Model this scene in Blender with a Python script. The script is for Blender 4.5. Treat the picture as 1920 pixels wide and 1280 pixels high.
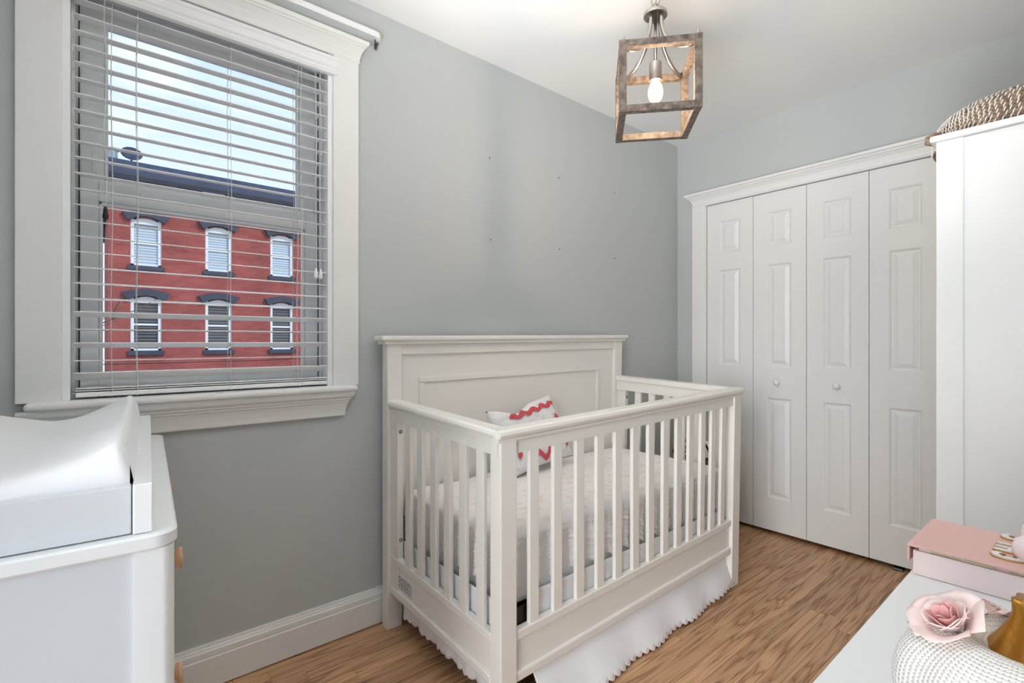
import bpy, bmesh, math, random
from mathutils import Vector, Matrix, noise
R = math.radians; PI = math.pi
random.seed(7)
sc = bpy.context.scene
C = sc.collection
for o in list(bpy.data.objects): bpy.data.objects.remove(o)

# ---------------------------------------------------------------- camera
cam = bpy.data.cameras.new('camera'); camo = bpy.data.objects.new('camera', cam); C.objects.link(camo)
cam.sensor_width = 36; cam.lens = 935.8 * 36 / 1920
camo.location = (-3.064, -1.908, 1.138); camo.rotation_euler = (R(90), 0, R(50.266 - 90))
cam.clip_start = 0.02; cam.clip_end = 300
sc.camera = camo
# ---------------------------------------------------------------- colour management
vs = sc.view_settings
vs.view_transform = 'Standard'; vs.look = 'None'; vs.gamma = 1; vs.use_curve_mapping = False
vs.exposure = 0.26
# ---------------------------------------------------------------- world
w = bpy.data.worlds.new('sky'); sc.world = w; w.use_nodes = True
nt = w.node_tree; nt.nodes.clear()
def N(nt, t, **k):
    n = nt.nodes.new(t)
    for a, b in k.items():
        if a.startswith('i_'): n.inputs[a[2:].replace('_', ' ')].default_value = b
        else: setattr(n, a, b)
    return n
tc = N(nt, 'ShaderNodeTexCoord'); sx = N(nt, 'ShaderNodeSeparateXYZ')
nt.links.new(tc.outputs['Generated'], sx.inputs[0])
rp = N(nt, 'ShaderNodeValToRGB'); el = rp.color_ramp.elements
el[0].position = 0.0; el[0].color = (0.92, 0.96, 1.0, 1); el[1].position = 0.75; el[1].color = (0.36, 0.60, 0.96, 1)
nt.links.new(sx.outputs[2], rp.inputs[0])
mp = N(nt, 'ShaderNodeMapping'); mp.inputs['Scale'].default_value = (1.6, 1.6, 4.0)
nt.links.new(tc.outputs['Generated'], mp.inputs[0])
nz = N(nt, 'ShaderNodeTexNoise'); nz.inputs['Scale'].default_value = 2.2; nz.inputs['Detail'].default_value = 6; nz.inputs['Roughness'].default_value = 0.55
nt.links.new(mp.outputs[0], nz.inputs[0])
cr = N(nt, 'ShaderNodeValToRGB'); cr.color_ramp.elements[0].position = 0.5; cr.color_ramp.elements[1].position = 0.72
nt.links.new(nz.outputs[0], cr.inputs[0])
mx = N(nt, 'ShaderNodeMixRGB'); mx.inputs[2].default_value = (0.97, 0.98, 1, 1)
nt.links.new(cr.outputs[0], mx.inputs[0]); nt.links.new(rp.outputs[0], mx.inputs[1])
bg = N(nt, 'ShaderNodeBackground'); bg.inputs[1].default_value = 1.06
nt.links.new(mx.outputs[0], bg.inputs[0])
wo = N(nt, 'ShaderNodeOutputWorld'); nt.links.new(bg.outputs[0], wo.inputs[0])
# ---------------------------------------------------------------- sun on the street side
sl = bpy.data.lights.new('sun', 'SUN'); sl.energy = 1.6; sl.angle = R(4); sl.color = (1, 0.95, 0.88)
so = bpy.data.objects.new('sun', sl); C.objects.link(so)
so.rotation_euler = Vector((-0.35, 0.75, -0.62)).to_track_quat('-Z', 'Y').to_euler()
# ---------------------------------------------------------------- light from the open doorway behind the camera
al = bpy.data.lights.new('doorway_light', 'AREA'); al.shape = 'RECTANGLE'; al.size = 4.0; al.size_y = 3.4
al.energy = 345; al.color = (0.965, 0.985, 1.0)
ao = bpy.data.objects.new('doorway_light', al); C.objects.link(ao)
ao.location = (-9.2, -3.5, 1.9); ao.rotation_euler = Vector((1, 0.30, -0.04)).to_track_quat('-Z', 'Z').to_euler()
# added fill: unseen spots behind the camera, bounced off the ceiling
def fill_spot(nm, loc_, tgt_, cone, e):
    l = bpy.data.lights.new(nm, 'SPOT'); l.spot_size = R(cone); l.spot_blend = 0.7; l.shadow_soft_size = 0.4; l.energy = e; l.color = (0.955, 0.98, 1.0)
    o = bpy.data.objects.new(nm, l); C.objects.link(o); o.location = loc_; o.rotation_euler = (Vector(tgt_) - Vector(loc_)).to_track_quat('-Z', 'Y').to_euler()
fill_spot('ceiling_fill', (-3.3, -1.95, 1.2), (-2.66, -1.25, 2.47), 52, 345)
fill_spot('ceiling_fill', (-3.45, -1.75, 0.75), (-1.62, -1.05, 2.47), 60, 190)

# ================================================================ materials
def lin(c):
    return tuple((v / 12.92 if v <= 0.04045 else ((v + 0.055) / 1.055) ** 2.4) for v in [x / 255 for x in c])
def mat(name, col, rough=0.5, metal=0.0, bump=None, spec=0.5, var=0.0, varscale=3.0, stretch=None, trans=None, sheen=0.0, coat=0.0):
    """col sRGB 0-255; bump=(scale,strength,detail); var = low-frequency colour variation"""
    m = bpy.data.materials.new(name); m.use_nodes = True
    nt = m.node_tree; b = nt.nodes['Principled BSDF']
    c = lin(col)
    b.inputs['Base Color'].default_value = (*c, 1); b.inputs['Roughness'].default_value = rough
    b.inputs['Metallic'].default_value = metal; b.inputs['Specular IOR Level'].default_value = spec
    if sheen: b.inputs['Sheen Weight'].default_value = sheen
    if coat: b.inputs['Coat Weight'].default_value = coat
    if bump or var:
        tc = N(nt, 'ShaderNodeTexCoord'); mp = N(nt, 'ShaderNodeMapping')
        if stretch: mp.inputs['Scale'].default_value = stretch
        nt.links.new(tc.outputs['Object'], mp.inputs[0])
    if bump:
        n = N(nt, 'ShaderNodeTexNoise'); n.inputs['Scale'].default_value = bump[0]; n.inputs['Detail'].default_value = bump[2] if len(bump) > 2 else 3
        nt.links.new(mp.outputs[0], n.inputs[0])
        bn = N(nt, 'ShaderNodeBump'); bn.inputs['Strength'].default_value = bump[1]; bn.inputs['Distance'].default_value = 0.004
        nt.links.new(n.outputs[0], bn.inputs['Height']); nt.links.new(bn.outputs[0], b.inputs['Normal'])
    if var:
        n2 = N(nt, 'ShaderNodeTexNoise'); n2.inputs['Scale'].default_value = varscale; n2.inputs['Detail'].default_value = 4
        nt.links.new(mp.outputs[0], n2.inputs[0])
        mr = N(nt, 'ShaderNodeMapRange'); mr.inputs[1].default_value = 0.3; mr.inputs[2].default_value = 0.7
        mr.inputs[3].default_value = 1 - var; mr.inputs[4].default_value = 1 + var
        nt.links.new(n2.outputs[0], mr.inputs[0])
        mm = N(nt, 'ShaderNodeVectorMath', operation='SCALE'); mm.inputs[0].default_value = c
        nt.links.new(mr.outputs[0], mm.inputs['Scale']); nt.links.new(mm.outputs[0], b.inputs['Base Color'])
    return m
M = {}
M['wall'] = mat('grey wall paint', (194, 198, 198), 0.75, bump=(220, 0.05), var=0.012, varscale=1.5)
M['ceiling'] = mat('ceiling paint', (240, 240, 238), 0.85, bump=(160, 0.04))
M['trim'] = mat('white trim paint', (238, 238, 236), 0.38, bump=(60, 0.03))
M['doorwhite'] = mat('moulded door paint', (236, 236, 234), 0.36, bump=(14, 0.22, 6), stretch=(8, 8, 0.7))
M['crib'] = mat('warm white lacquer', (240, 237, 231), 0.34, bump=(40, 0.015))
M['furn'] = mat('white furniture lacquer', (240, 241, 240), 0.3, bump=(40, 0.01))
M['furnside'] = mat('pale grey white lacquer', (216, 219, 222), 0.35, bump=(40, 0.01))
M['blind'] = mat('white blind vinyl', (245, 246, 246), 0.42)
M['cord'] = mat('blind cord', (225, 225, 222), 0.7)
M['sash'] = mat('white vinyl sash', (246, 248, 250), 0.35)
M['dark'] = mat('dark seal', (28, 28, 32), 0.6)
M['black'] = mat('black steel', (20, 18, 18), 0.4)
M['steel'] = mat('brushed nickel', (176, 170, 164), 0.32, metal=1.0, bump=(30, 0.05), stretch=(1, 1, 12))
M['screw'] = mat('screw steel', (120, 120, 120), 0.35, metal=1.0)
M['knobwood'] = mat('light beech', (206, 164, 130), 0.5, var=0.1, varscale=40, stretch=(1, 1, 0.2))
M['fabric'] = mat('white cotton', (240, 240, 241), 0.9, bump=(90, 0.12), sheen=0.2)
M['pad'] = mat('white fleece', (243, 243, 243), 0.95, bump=(500, 0.12), sheen=0.3)
M['skirt'] = mat('white voile', (240, 240, 242), 0.9, bump=(25, 0.12), sheen=0.1)
M['pinkedge'] = mat('pink edging', (246, 218, 218), 0.8)
M['gold'] = mat('antique gold', (190, 138, 58), 0.35, metal=0.85, bump=(45, 0.5, 4), var=0.22, varscale=30)
M['goldedge'] = mat('gold glitter edge', (196, 160, 95), 0.4, metal=0.6)
M['pinkbox'] = mat('dusty pink board', (224, 180, 172), 0.45)
M['pinkside'] = mat('pale pink board', (246, 226, 222), 0.5)
M['pinkball'] = mat('pale pink glaze', (244, 224, 224), 0.35, coat=0.3)
M['letter'] = mat('white chenille', (246, 244, 240), 0.95, bump=(700, 0.6))
M['paper'] = mat('paper edge', (200, 196, 150), 0.8)
M['slate'] = mat('dark blue slate', (52, 62, 88), 0.7, bump=(30, 0.3), var=0.35, varscale=7)
M['stone'] = mat('dark blue stone', (50, 56, 76), 0.6, bump=(20, 0.2), var=0.2, varscale=4)
M['bwin'] = mat('white painted window', (226, 230, 238), 0.5)
M['street'] = mat('asphalt', (110, 110, 112), 0.9, var=0.1)
M['bark'] = mat('bare bark', (90, 80, 78), 0.9)
M['wire'] = mat('wire', (20, 20, 24), 0.6)
M['dish'] = mat('grey dish', (150, 165, 185), 0.5)
M['wickerrim'] = mat('dark wicker rim', (70, 48, 34), 0.7)
M['nail'] = mat('nail head', (70, 66, 64), 0.5, metal=0.5)
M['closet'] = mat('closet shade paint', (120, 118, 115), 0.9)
M['sticker'] = mat('sticker', (232, 234, 238), 0.5)
M['hook'] = mat('white enamel', (240, 240, 240), 0.3)

def wood_floor():
    m = bpy.data.materials.new('oak plank'); m.use_nodes = True; nt = m.node_tree; b = nt.nodes['Principled BSDF']
    oi = N(nt, 'ShaderNodeObjectInfo'); ge = N(nt, 'ShaderNodeNewGeometry')
    ofs = N(nt, 'ShaderNodeVectorMath', operation='SCALE'); ofs.inputs[0].default_value = (37, 11, 53)
    nt.links.new(oi.outputs['Random'], ofs.inputs['Scale'])
    add = N(nt, 'ShaderNodeVectorMath', operation='ADD'); nt.links.new(ge.outputs['Position'], add.inputs[0]); nt.links.new(ofs.outputs[0], add.inputs[1])
    mp = N(nt, 'ShaderNodeMapping'); mp.inputs['Scale'].default_value = (1.2, 16, 1); nt.links.new(add.outputs[0], mp.inputs[0])
    wv = N(nt, 'ShaderNodeTexNoise'); wv.inputs['Scale'].default_value = 1.6; wv.inputs['Detail'].default_value = 2; wv.inputs['Distortion'].default_value = 0.4
    nt.links.new(mp.outputs[0], wv.inputs[0])
    ml = N(nt, 'ShaderNodeMath', operation='MULTIPLY'); ml.inputs[1].default_value = 26; nt.links.new(wv.outputs[0], ml.inputs[0])
    fr = N(nt, 'ShaderNodeMath', operation='SINE'); nt.links.new(ml.outputs[0], fr.inputs[0])
    mp2 = N(nt, 'ShaderNodeMapping'); mp2.inputs['Scale'].default_value = (5, 260, 1); nt.links.new(add.outputs[0], mp2.inputs[0])
    fn = N(nt, 'ShaderNodeTexNoise'); fn.inputs['Scale'].default_value = 1.5; fn.inputs['Detail'].default_value = 3; nt.links.new(mp2.outputs[0], fn.inputs[0])
    a1 = N(nt, 'ShaderNodeMapRange'); a1.inputs[1].default_value = -1; a1.inputs[2].default_value = 1; nt.links.new(fr.outputs[0], a1.inputs[0])
    pw = N(nt, 'ShaderNodeMath', operation='POWER'); pw.inputs[1].default_value = 0.35; nt.links.new(a1.outputs[0], pw.inputs[0])
    m1 = N(nt, 'ShaderNodeMath', operation='MULTIPLY'); m1.inputs[1].default_value = 0.5; nt.links.new(pw.outputs[0], m1.inputs[0])
    m2 = N(nt, 'ShaderNodeMath', operation='MULTIPLY'); m2.inputs[1].default_value = 0.75; nt.links.new(fn.outputs[0], m2.inputs[0])
    sm = N(nt, 'ShaderNodeMath', operation='ADD'); nt.links.new(m1.outputs[0], sm.inputs[0]); nt.links.new(m2.outputs[0], sm.inputs[1])
    rp = N(nt, 'ShaderNodeValToRGB'); e = rp.color_ramp.elements
    e[0].position = 0.28; e[0].color = (*lin((126, 86, 57)), 1); e[1].position = 0.98; e[1].color = (*lin((222, 178, 136)), 1)
    k = e.new(0.6); k.color = (*lin((190, 143, 104)), 1)
    nt.links.new(sm.outputs[0], rp.inputs[0])
    hs = N(nt, 'ShaderNodeHueSaturation')
    v = N(nt, 'ShaderNodeMapRange'); v.inputs[3].default_value = 0.86; v.inputs[4].default_value = 1.08; nt.links.new(oi.outputs['Random'], v.inputs[0])
    nt.links.new(v.outputs[0], hs.inputs['Value']); nt.links.new(rp.outputs[0], hs.inputs['Color']); nt.links.new(hs.outputs[0], b.inputs['Base Color'])
    b.inputs['Roughness'].default_value = 0.36
    bn = N(nt, 'ShaderNodeBump'); bn.inputs['Strength'].default_value = 0.12; bn.inputs['Distance'].default_value = 0.002
    nt.links.new(sm.outputs[0], bn.inputs['Height']); nt.links.new(bn.outputs[0], b.inputs['Normal'])
    return m
M['oak'] = wood_floor()

def two_tone(name, a, b_, scale, lo, hi, rough=0.8, stretch=(1, 1, 1), bump=0.0, detail=4, tex='noise', dist=0.003):
    m = bpy.data.materials.new(name); m.use_nodes = True; nt = m.node_tree; b = nt.nodes['Principled BSDF']
    tc = N(nt, 'ShaderNodeTexCoord'); mp = N(nt, 'ShaderNodeMapping'); mp.inputs['Scale'].default_value = stretch
    nt.links.new(tc.outputs['Object'], mp.inputs[0])
    if tex == 'wave':
        n = N(nt, 'ShaderNodeTexWave'); n.bands_direction = 'Z'; n.inputs['Distortion'].default_value = 3; n.inputs['Detail'].default_value = 3; n.inputs['Scale'].default_value = scale
    else:
        n = N(nt, 'ShaderNodeTexNoise'); n.inputs['Scale'].default_value = scale; n.inputs['Detail'].default_value = detail
    nt.links.new(mp.outputs[0], n.inputs[0])
    rp = N(nt, 'ShaderNodeValToRGB'); e = rp.color_ramp.elements
    e[0].position = lo; e[0].color = (*lin(a), 1); e[1].position = hi; e[1].color = (*lin(b_), 1)
    nt.links.new(n.outputs[0], rp.inputs[0]); nt.links.new(rp.outputs[0], b.inputs['Base Color'])
    b.inputs['Roughness'].default_value = rough
    if bump:
        bn = N(nt, 'ShaderNodeBump'); bn.inputs['Strength'].default_value = bump; bn.inputs['Distance'].default_value = dist
        nt.links.new(n.outputs[0], bn.inputs['Height']); nt.links.new(bn.outputs[0], b.inputs['Normal'])
    return m
M['cage'] = two_tone('weathered grey wood', (62, 53, 47), (122, 108, 97), 60, 0.3, 0.75, 0.8, (1, 1, 1), 0.5)
M['quilt'] = two_tone('white quilt with faint pink print', (251, 249, 249), (244, 226, 224), 30, 0.52, 0.70, 0.95, (1, 1, 1.6), 0.35, 5)
M['coil'] = two_tone('natural seagrass', (84, 66, 52), (172, 148, 126), 60, 0.3, 0.72, 0.85, (1, 1, 1), 0.4)
M['stitch'] = mat('white plastic stitch', (244, 242, 238), 0.5)
M['wicker'] = two_tone('brown wicker', (84, 54, 34), (176, 122, 74), 18, 0.3, 0.7, 0.8, (1, 1, 3), 0.5)
M['petal'] = two_tone('blush silk petal', (244, 222, 216), (238, 190, 184), 14, 0.4, 0.75, 0.7)
M['petalin'] = two_tone('deep pink silk petal', (232, 168, 164), (240, 198, 192), 14, 0.4, 0.75, 0.7)
M['warn'] = two_tone('printed safety label', (212, 214, 218), (150, 154, 162), 60, 0.45, 0.6, 0.6, (1, 1.5, 5))
M['winblind'] = two_tone('pane with lowered blind', (150, 168, 190), (196, 208, 220), 3.6, 0.3, 0.7, 0.15, (0.01, 0.01, 1), tex='wave')
M['windark'] = two_tone('dark pane with blind', (48, 50, 60), (104, 104, 110), 3.4, 0.3, 0.6, 0.12, (0.01, 0.01, 1), tex='wave')

def brick_mat():
    m = bpy.data.materials.new('red brick'); m.use_nodes = True; nt = m.node_tree; b = nt.nodes['Principled BSDF']
    tc = N(nt, 'ShaderNodeTexCoord'); mp = N(nt, 'ShaderNodeMapping'); mp.inputs['Rotation'].default_value = (R(90), 0, 0)
    nt.links.new(tc.outputs['Object'], mp.inputs[0])
    bt = N(nt, 'ShaderNodeTexBrick'); bt.inputs['Scale'].default_value = 1.0; bt.inputs['Brick Width'].default_value = 0.21; bt.inputs['Row Height'].default_value = 0.07
    bt.inputs['Mortar Size'].default_value = 0.006; bt.inputs['Color1'].default_value = (*lin((160, 80, 74)), 1); bt.inputs['Color2'].default_value = (*lin((142, 66, 63)), 1)
    bt.inputs['Mortar'].default_value = (*lin((150, 92, 92)), 1)
    nt.links.new(mp.outputs[0], bt.inputs[0])
    n = N(nt, 'ShaderNodeTexNoise'); n.inputs['Scale'].default_value = 0.9; n.inputs['Detail'].default_value = 5; nt.links.new(tc.outputs['Object'], n.inputs[0])
    mr = N(nt, 'ShaderNodeMapRange'); mr.inputs[1].default_value = 0.3; mr.inputs[2].default_value = 0.7; mr.inputs[3].default_value = 0.78; mr.inputs[4].default_value = 1.15; nt.links.new(n.outputs[0], mr.inputs[0])
    vm = N(nt, 'ShaderNodeVectorMath', operation='SCALE'); nt.links.new(bt.outputs[0], vm.inputs[0]); nt.links.new(mr.outputs[0], vm.inputs['Scale'])
    nt.links.new(vm.outputs[0], b.inputs['Base Color']); b.inputs['Roughness'].default_value = 0.9
    return m
M['brick'] = brick_mat()
def glass_mat():
    m = bpy.data.materials.new('window glass'); m.use_nodes = True; nt = m.node_tree; nt.nodes.clear()
    t = N(nt, 'ShaderNodeBsdfTransparent'); t.inputs[0].default_value = (0.97, 0.985, 0.98, 1)
    g = N(nt, 'ShaderNodeBsdfGlossy'); g.inputs['Roughness'].default_value = 0.02
    f = N(nt, 'ShaderNodeFresnel'); f.inputs[0].default_value = 1.35
    mxs = N(nt, 'ShaderNodeMixShader'); o = N(nt, 'ShaderNodeOutputMaterial')
    nt.links.new(f.outputs[0], mxs.inputs[0]); nt.links.new(t.outputs[0], mxs.inputs[1]); nt.links.new(g.outputs[0], mxs.inputs[2]); nt.links.new(mxs.outputs[0], o.inputs[0])
    return m
M['glass'] = glass_mat()
def emit(name, col, s):
    m = bpy.data.materials.new(name); m.use_nodes = True; b = m.node_tree.nodes['Principled BSDF']
    b.inputs['Emission Color'].default_value = (*lin(col), 1); b.inputs['Emission Strength'].default_value = s; b.inputs['Base Color'].default_value = (1, 1, 1, 1)
    return m
def bulb_mat():
    m = bpy.data.materials.new('lit bulb glass'); m.use_nodes = True; nt = m.node_tree; nt.nodes.clear()
    t = N(nt, 'ShaderNodeBsdfTransparent'); e = N(nt, 'ShaderNodeEmission'); e.inputs[0].default_value = (1, 0.93, 0.8, 1); e.inputs[1].default_value = 1.25
    mxs = N(nt, 'ShaderNodeMixShader'); mxs.inputs[0].default_value = 0.42; o = N(nt, 'ShaderNodeOutputMaterial')
    nt.links.new(t.outputs[0], mxs.inputs[1]); nt.links.new(e.outputs[0], mxs.inputs[2]); nt.links.new(mxs.outputs[0], o.inputs[0])
    return m
M['bulb'] = bulb_mat()
M['filament'] = emit('filament', (255, 214, 150), 60)
def knit():
    m = bpy.data.materials.new('cream chunky knit'); m.use_nodes = True; nt = m.node_tree; b = nt.nodes['Principled BSDF']
    uv = N(nt, 'ShaderNodeUVMap'); sx = N(nt, 'ShaderNodeSeparateXYZ'); nt.links.new(uv.outputs[0], sx.inputs[0])
    def s(inp, f, ph=0):
        a = N(nt, 'ShaderNodeMath', operation='MULTIPLY_ADD'); a.inputs[1].default_value = f * 2 * PI; a.inputs[2].default_value = ph; nt.links.new(inp, a.inputs[0])
        c = N(nt, 'ShaderNodeMath', operation='SINE'); nt.links.new(a.outputs[0], c.inputs[0]); return c.outputs[0]
    a = s(sx.outputs[0], 110); c = s(sx.outputs[1], 56)
    mu = N(nt, 'ShaderNodeMath', operation='ADD'); nt.links.new(a, mu.inputs[0]); nt.links.new(c, mu.inputs[1])
    mr = N(nt, 'ShaderNodeMapRange'); mr.inputs[1].default_value = -2; mr.inputs[2].default_value = -0.6; nt.links.new(mu.outputs[0], mr.inputs[0])
    rp = N(nt, 'ShaderNodeValToRGB'); e = rp.color_ramp.elements
    e[0].position = 0.0; e[0].color = (*lin((186, 160, 126)), 1); e[1].position = 0.55; e[1].color = (*lin((251, 248, 242)), 1)
    nt.links.new(mr.outputs[0], rp.inputs[0]); nt.links.new(rp.outputs[0], b.inputs['Base Color'])
    bn = N(nt, 'ShaderNodeBump'); bn.inputs['Strength'].default_value = 0.45; bn.inputs['Distance'].default_value = 0.0012
    nt.links.new(mu.outputs[0], bn.inputs['Height']); nt.links.new(bn.outputs[0], b.inputs['Normal'])
    b.inputs['Roughness'].default_value = 0.95
    return m
M['knit'] = knit()
M['red'] = mat('coral red print', (214, 84, 92), 0.85)
M['green'] = mat('green print', (60, 120, 70), 0.85)
M['inkdot'] = mat('black print', (40, 40, 44), 0.85)
M['pillow'] = two_tone('white pillow with faint print', (242, 242, 244), (222, 220, 226), 30, 0.5, 0.75, 0.9, (1, 1, 1), 0.15)

# ================================================================ helpers
def bm_new(): return bmesh.new()
def bx(bm, x0, x1, y0, y1, z0, z1, bev=0.0, seg=2):
    if x1 < x0: x0, x1 = x1, x0
    if y1 < y0: y0, y1 = y1, y0
    if z1 < z0: z0, z1 = z1, z0
    b = bmesh.new()
    vs = [b.verts.new((x, y, z)) for x in (x0, x1) for y in (y0, y1) for z in (z0, z1)]
    for f in ((0, 1, 3, 2), (4, 6, 7, 5), (0, 4, 5, 1), (2, 3, 7, 6), (0, 2, 6, 4), (1, 5, 7, 3)):
        b.faces.new([vs[i] for i in f])
    if bev > 0:
        bev = min(bev, 0.49 * min(x1 - x0, y1 - y0, z1 - z0))
        bmesh.ops.bevel(b, geom=b.edges[:], offset=bev, segments=seg, profile=0.5, affect='EDGES')
    me = bpy.data.meshes.new('t'); b.to_mesh(me); b.free(); bm.from_mesh(me); bpy.data.meshes.remove(me)
    return bm
def tube(bm, pts, r, seg=8, caps=True, closed=False, rr=None):
    """sweep a circle along pts; rr = radius per point"""
    pts = [Vector(p) for p in pts]; n = len(pts); rings = []
    prev = None
    for i, p in enumerate(pts):
        if closed: t = pts[(i + 1) % n] - pts[i - 1]
        else: t = pts[min(i + 1, n - 1)] - pts[max(i - 1, 0)]
        t.normalize()
        if prev is None:
            a = Vector((0, 0, 1)) if abs(t.z) < 0.9 else Vector((1, 0, 0))
            u = t.cross(a).normalized()
        else: u = (prev - t * prev.dot(t)).normalized()
        prev = u; v = t.cross(u); q = rr[i] if rr else r
        rings.append([bm.verts.new(p + u * (q * math.cos(2 * PI * k / seg)) + v * (q * math.sin(2 * PI * k / seg))) for k in range(seg)])
    m = n if closed else n - 1
    for i in range(m):
        a, b = rings[i], rings[(i + 1) % n]
        for k in range(seg): bm.faces.new((a[k], a[(k + 1) % seg], b[(k + 1) % seg], b[k]))
    if caps and not closed:
        bm.faces.new(rings[0][::-1]); bm.faces.new(rings[-1])
    return bm
def lathe(bm, prof, seg=24, center=(0, 0, 0), mtx=None):
    cx, cy, cz = center; rings = []
    for r, z in prof:
        ring = []
        for k in range(seg):
            a = 2 * PI * k / seg; v = Vector((r * math.cos(a), r * math.sin(a), z))
            if mtx is not None: v = mtx @ v
            ring.append(bm.verts.new(v + Vector(center)))
        rings.append(ring)
    for a, b in zip(rings, rings[1:]):
        for k in range(seg): bm.faces.new((a[k], a[(k + 1) % seg], b[(k + 1) % seg], b[k]))
    bm.faces.new(rings[0][::-1]); bm.faces.new(rings[-1])
    return bm
def sweep_profile(bm, prof, axis, a0, a1, miter0=0, miter1=0):
    """prof: closed list of (p,q); axis 'x' -> points (a,p,q); 'y' -> (p,a,q); 'z' -> (p,q,a). miter: end shift per unit of p"""
    def pt(a, p, q): return {'x': (a, p, q), 'y': (p, a, q), 'z': (p, q, a)}[axis]
    A = [bm.verts.new(pt(a0 + miter0 * p, p, q)) for p, q in prof]; B = [bm.verts.new(pt(a1 + miter1 * p, p, q)) for p, q in prof]
    n = len(prof)
    for i in range(n): bm.faces.new((A[i], A[(i + 1) % n], B[(i + 1) % n], B[i]))
    bm.faces.new(A[::-1]); bm.faces.new(B)
    return bm
def grid(bm, fn, nu, nv, closed_u=False):
    g = [[bm.verts.new(fn(i / nu, j / nv)) for j in range(nv + 1)] for i in range(nu if closed_u else nu + 1)]
    for i in range(nu):
        for j in range(nv):
            a, b = g[i], g[(i + 1) % len(g)]
            bm.faces.new((a[j], b[j], b[j + 1], a[j + 1]))
    return g
def obj(name, bm, m, parent=None, smooth=False, label=None, warp=None, uv=None):
    if warp:
        for v in bm.verts: v.co = warp(v.co)
    bmesh.ops.recalc_face_normals(bm, faces=bm.faces[:])
    me = bpy.data.meshes.new(name); bm.to_mesh(me); bm.free()
    me.materials.append(M[m] if isinstance(m, str) else m)
    if smooth:
        for p in me.polygons: p.use_smooth = True
    o = bpy.data.objects.new(name, me); C.objects.link(o)
    if parent: o.parent = parent
    if label: o['label'] = label
    return o
def smooth_by_angle(o, ang=40):
    me = o.data
    for p in me.polygons: p.use_smooth = True
    b = bmesh.new(); b.from_mesh(me)
    for e in b.edges:
        if len(e.link_faces) == 2 and e.calc_face_angle(0) > R(ang): e.smooth = False
    b.to_mesh(me); b.free(); return o
def boxo(name, m, parent, x0, x1, y0, y1, z0, z1, bev=0.002, seg=2, warp=None, label=None):
    o = obj(name, bx(bm_new(), x0, x1, y0, y1, z0, z1, bev, seg), m, parent, warp=warp, label=label); return o
def thing(name, label, cat, loc=(0, 0, 0), rz=0, group=None):
    o = bpy.data.objects.new(name, None); C.objects.link(o); o.location = loc; o.rotation_euler = (0, 0, rz)
    o.empty_display_size = 0.05; o['label'] = label; o['category'] = cat
    if group: o['group'] = group
    return o
def tag(o, label, cat, group=None):
    o['label'] = label; o['category'] = cat
    if group: o['group'] = group
    return o
def struct(o, label=None):
    o['kind'] = 'structure'
    if label: o['label'] = label
    return o
def sempty(name, label=None):
    o = bpy.data.objects.new(name, None); C.objects.link(o); o['kind'] = 'structure'
    if label: o['label'] = label
    return o
def dup(o, parent=None):
    c = o.copy(); C.objects.link(c); c.parent = parent
    for ch in list(o.children): dup(ch, c)
    return c

# ================================================================ the room shell
H = 2.473; XB = -3.5; YR = -2.14
WX0, WX1, WZ0, WZ1 = -3.141, -2.375, 0.965, 2.236          # window opening
b = bm_new()
bx(b, XB - 0.6, WX0, 0, 0.17, 0, H); bx(b, WX1, 0.14, 0, 0.17, 0, H)
bx(b, WX0, WX1, 0, 0.17, 0, WZ0); bx(b, WX0, WX1, 0, 0.17, WZ1, H)
struct(obj('wall_left', b, 'wall'), 'pale grey painted wall with the window')
DY0, DY1, DZ = -0.207, -1.409, 2.030                        # closet opening
b = bm_new()
bx(b, 0, 0.12, 0, DY0, 0, H); bx(b, 0, 0.12, DY1, YR, 0, H); bx(b, 0, 0.12, DY0, DY1, DZ, H)
struct(obj('wall_right', b, 'wall'), 'pale grey painted wall above and beside the closet doors')
struct(obj('wall_front', bx(bm_new(), XB, 0.12, YR - 0.1, YR, 0, H), 'wall'), 'pale grey wall behind the wardrobe')
b = bm_new(); bx(b, XB - 0.1, XB, -1.12, 0, 0, H); bx(b, XB - 0.1, XB, YR - 0.1, -1.12, 2.12, H)
struct(obj('wall_back', b, 'wall'), 'pale grey wall with the doorway behind the camera')
struct(obj('ceiling', bx(bm_new(), XB - 0.6, 0.9, YR - 0.1, 0.17, H, H + 0.2), 'ceiling'), 'smooth white ceiling')
b = bm_new()
bx(b, 0.72, 0.76, 0, YR, 0, H); bx(b, 0.12, 0.72, -0.02, 0.0, 0, H); bx(b, 0.12, 0.72, DY1 - 0.2, DY1 - 0.18, 0, H)
struct(obj('wall_closet', b, 'closet'), 'dark inside of the closet')
# floor: sub-floor and single oak strips
fl = struct(obj('floor', bx(bm_new(), XB - 0.6, 0.76, YR, 0.0, -0.1, -0.012), 'dark'), 'brown oak strip floor')
pw = 0.0572; rng = random.Random(3); y = 0.0; plank_meshes = {}
while y > YR:
    x = XB - 0.1 - rng.random() * 0.9
    while x < 0.1:
        L = rng.choice((0.45, 0.6, 0.75, 0.9, 1.1, 1.3)); x1 = x + L
        if x1 > XB - 0.1:
            if L not in plank_meshes:
                bb = bx(bm_new(), 0, L - 0.0006, -(pw - 0.0006), 0, -0.012, 0, 0.0009, 1)
                me = bpy.data.meshes.new('plank'); bmesh.ops.recalc_face_normals(bb, faces=bb.faces[:]); bb.to_mesh(me); bb.free(); me.materials.append(M['oak']); plank_meshes[L] = me
            p = bpy.data.objects.new('plank', plank_meshes[L]); C.objects.link(p); p.location = (x, y, 0); p.parent = fl
        x = x1
    y -= pw
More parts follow.
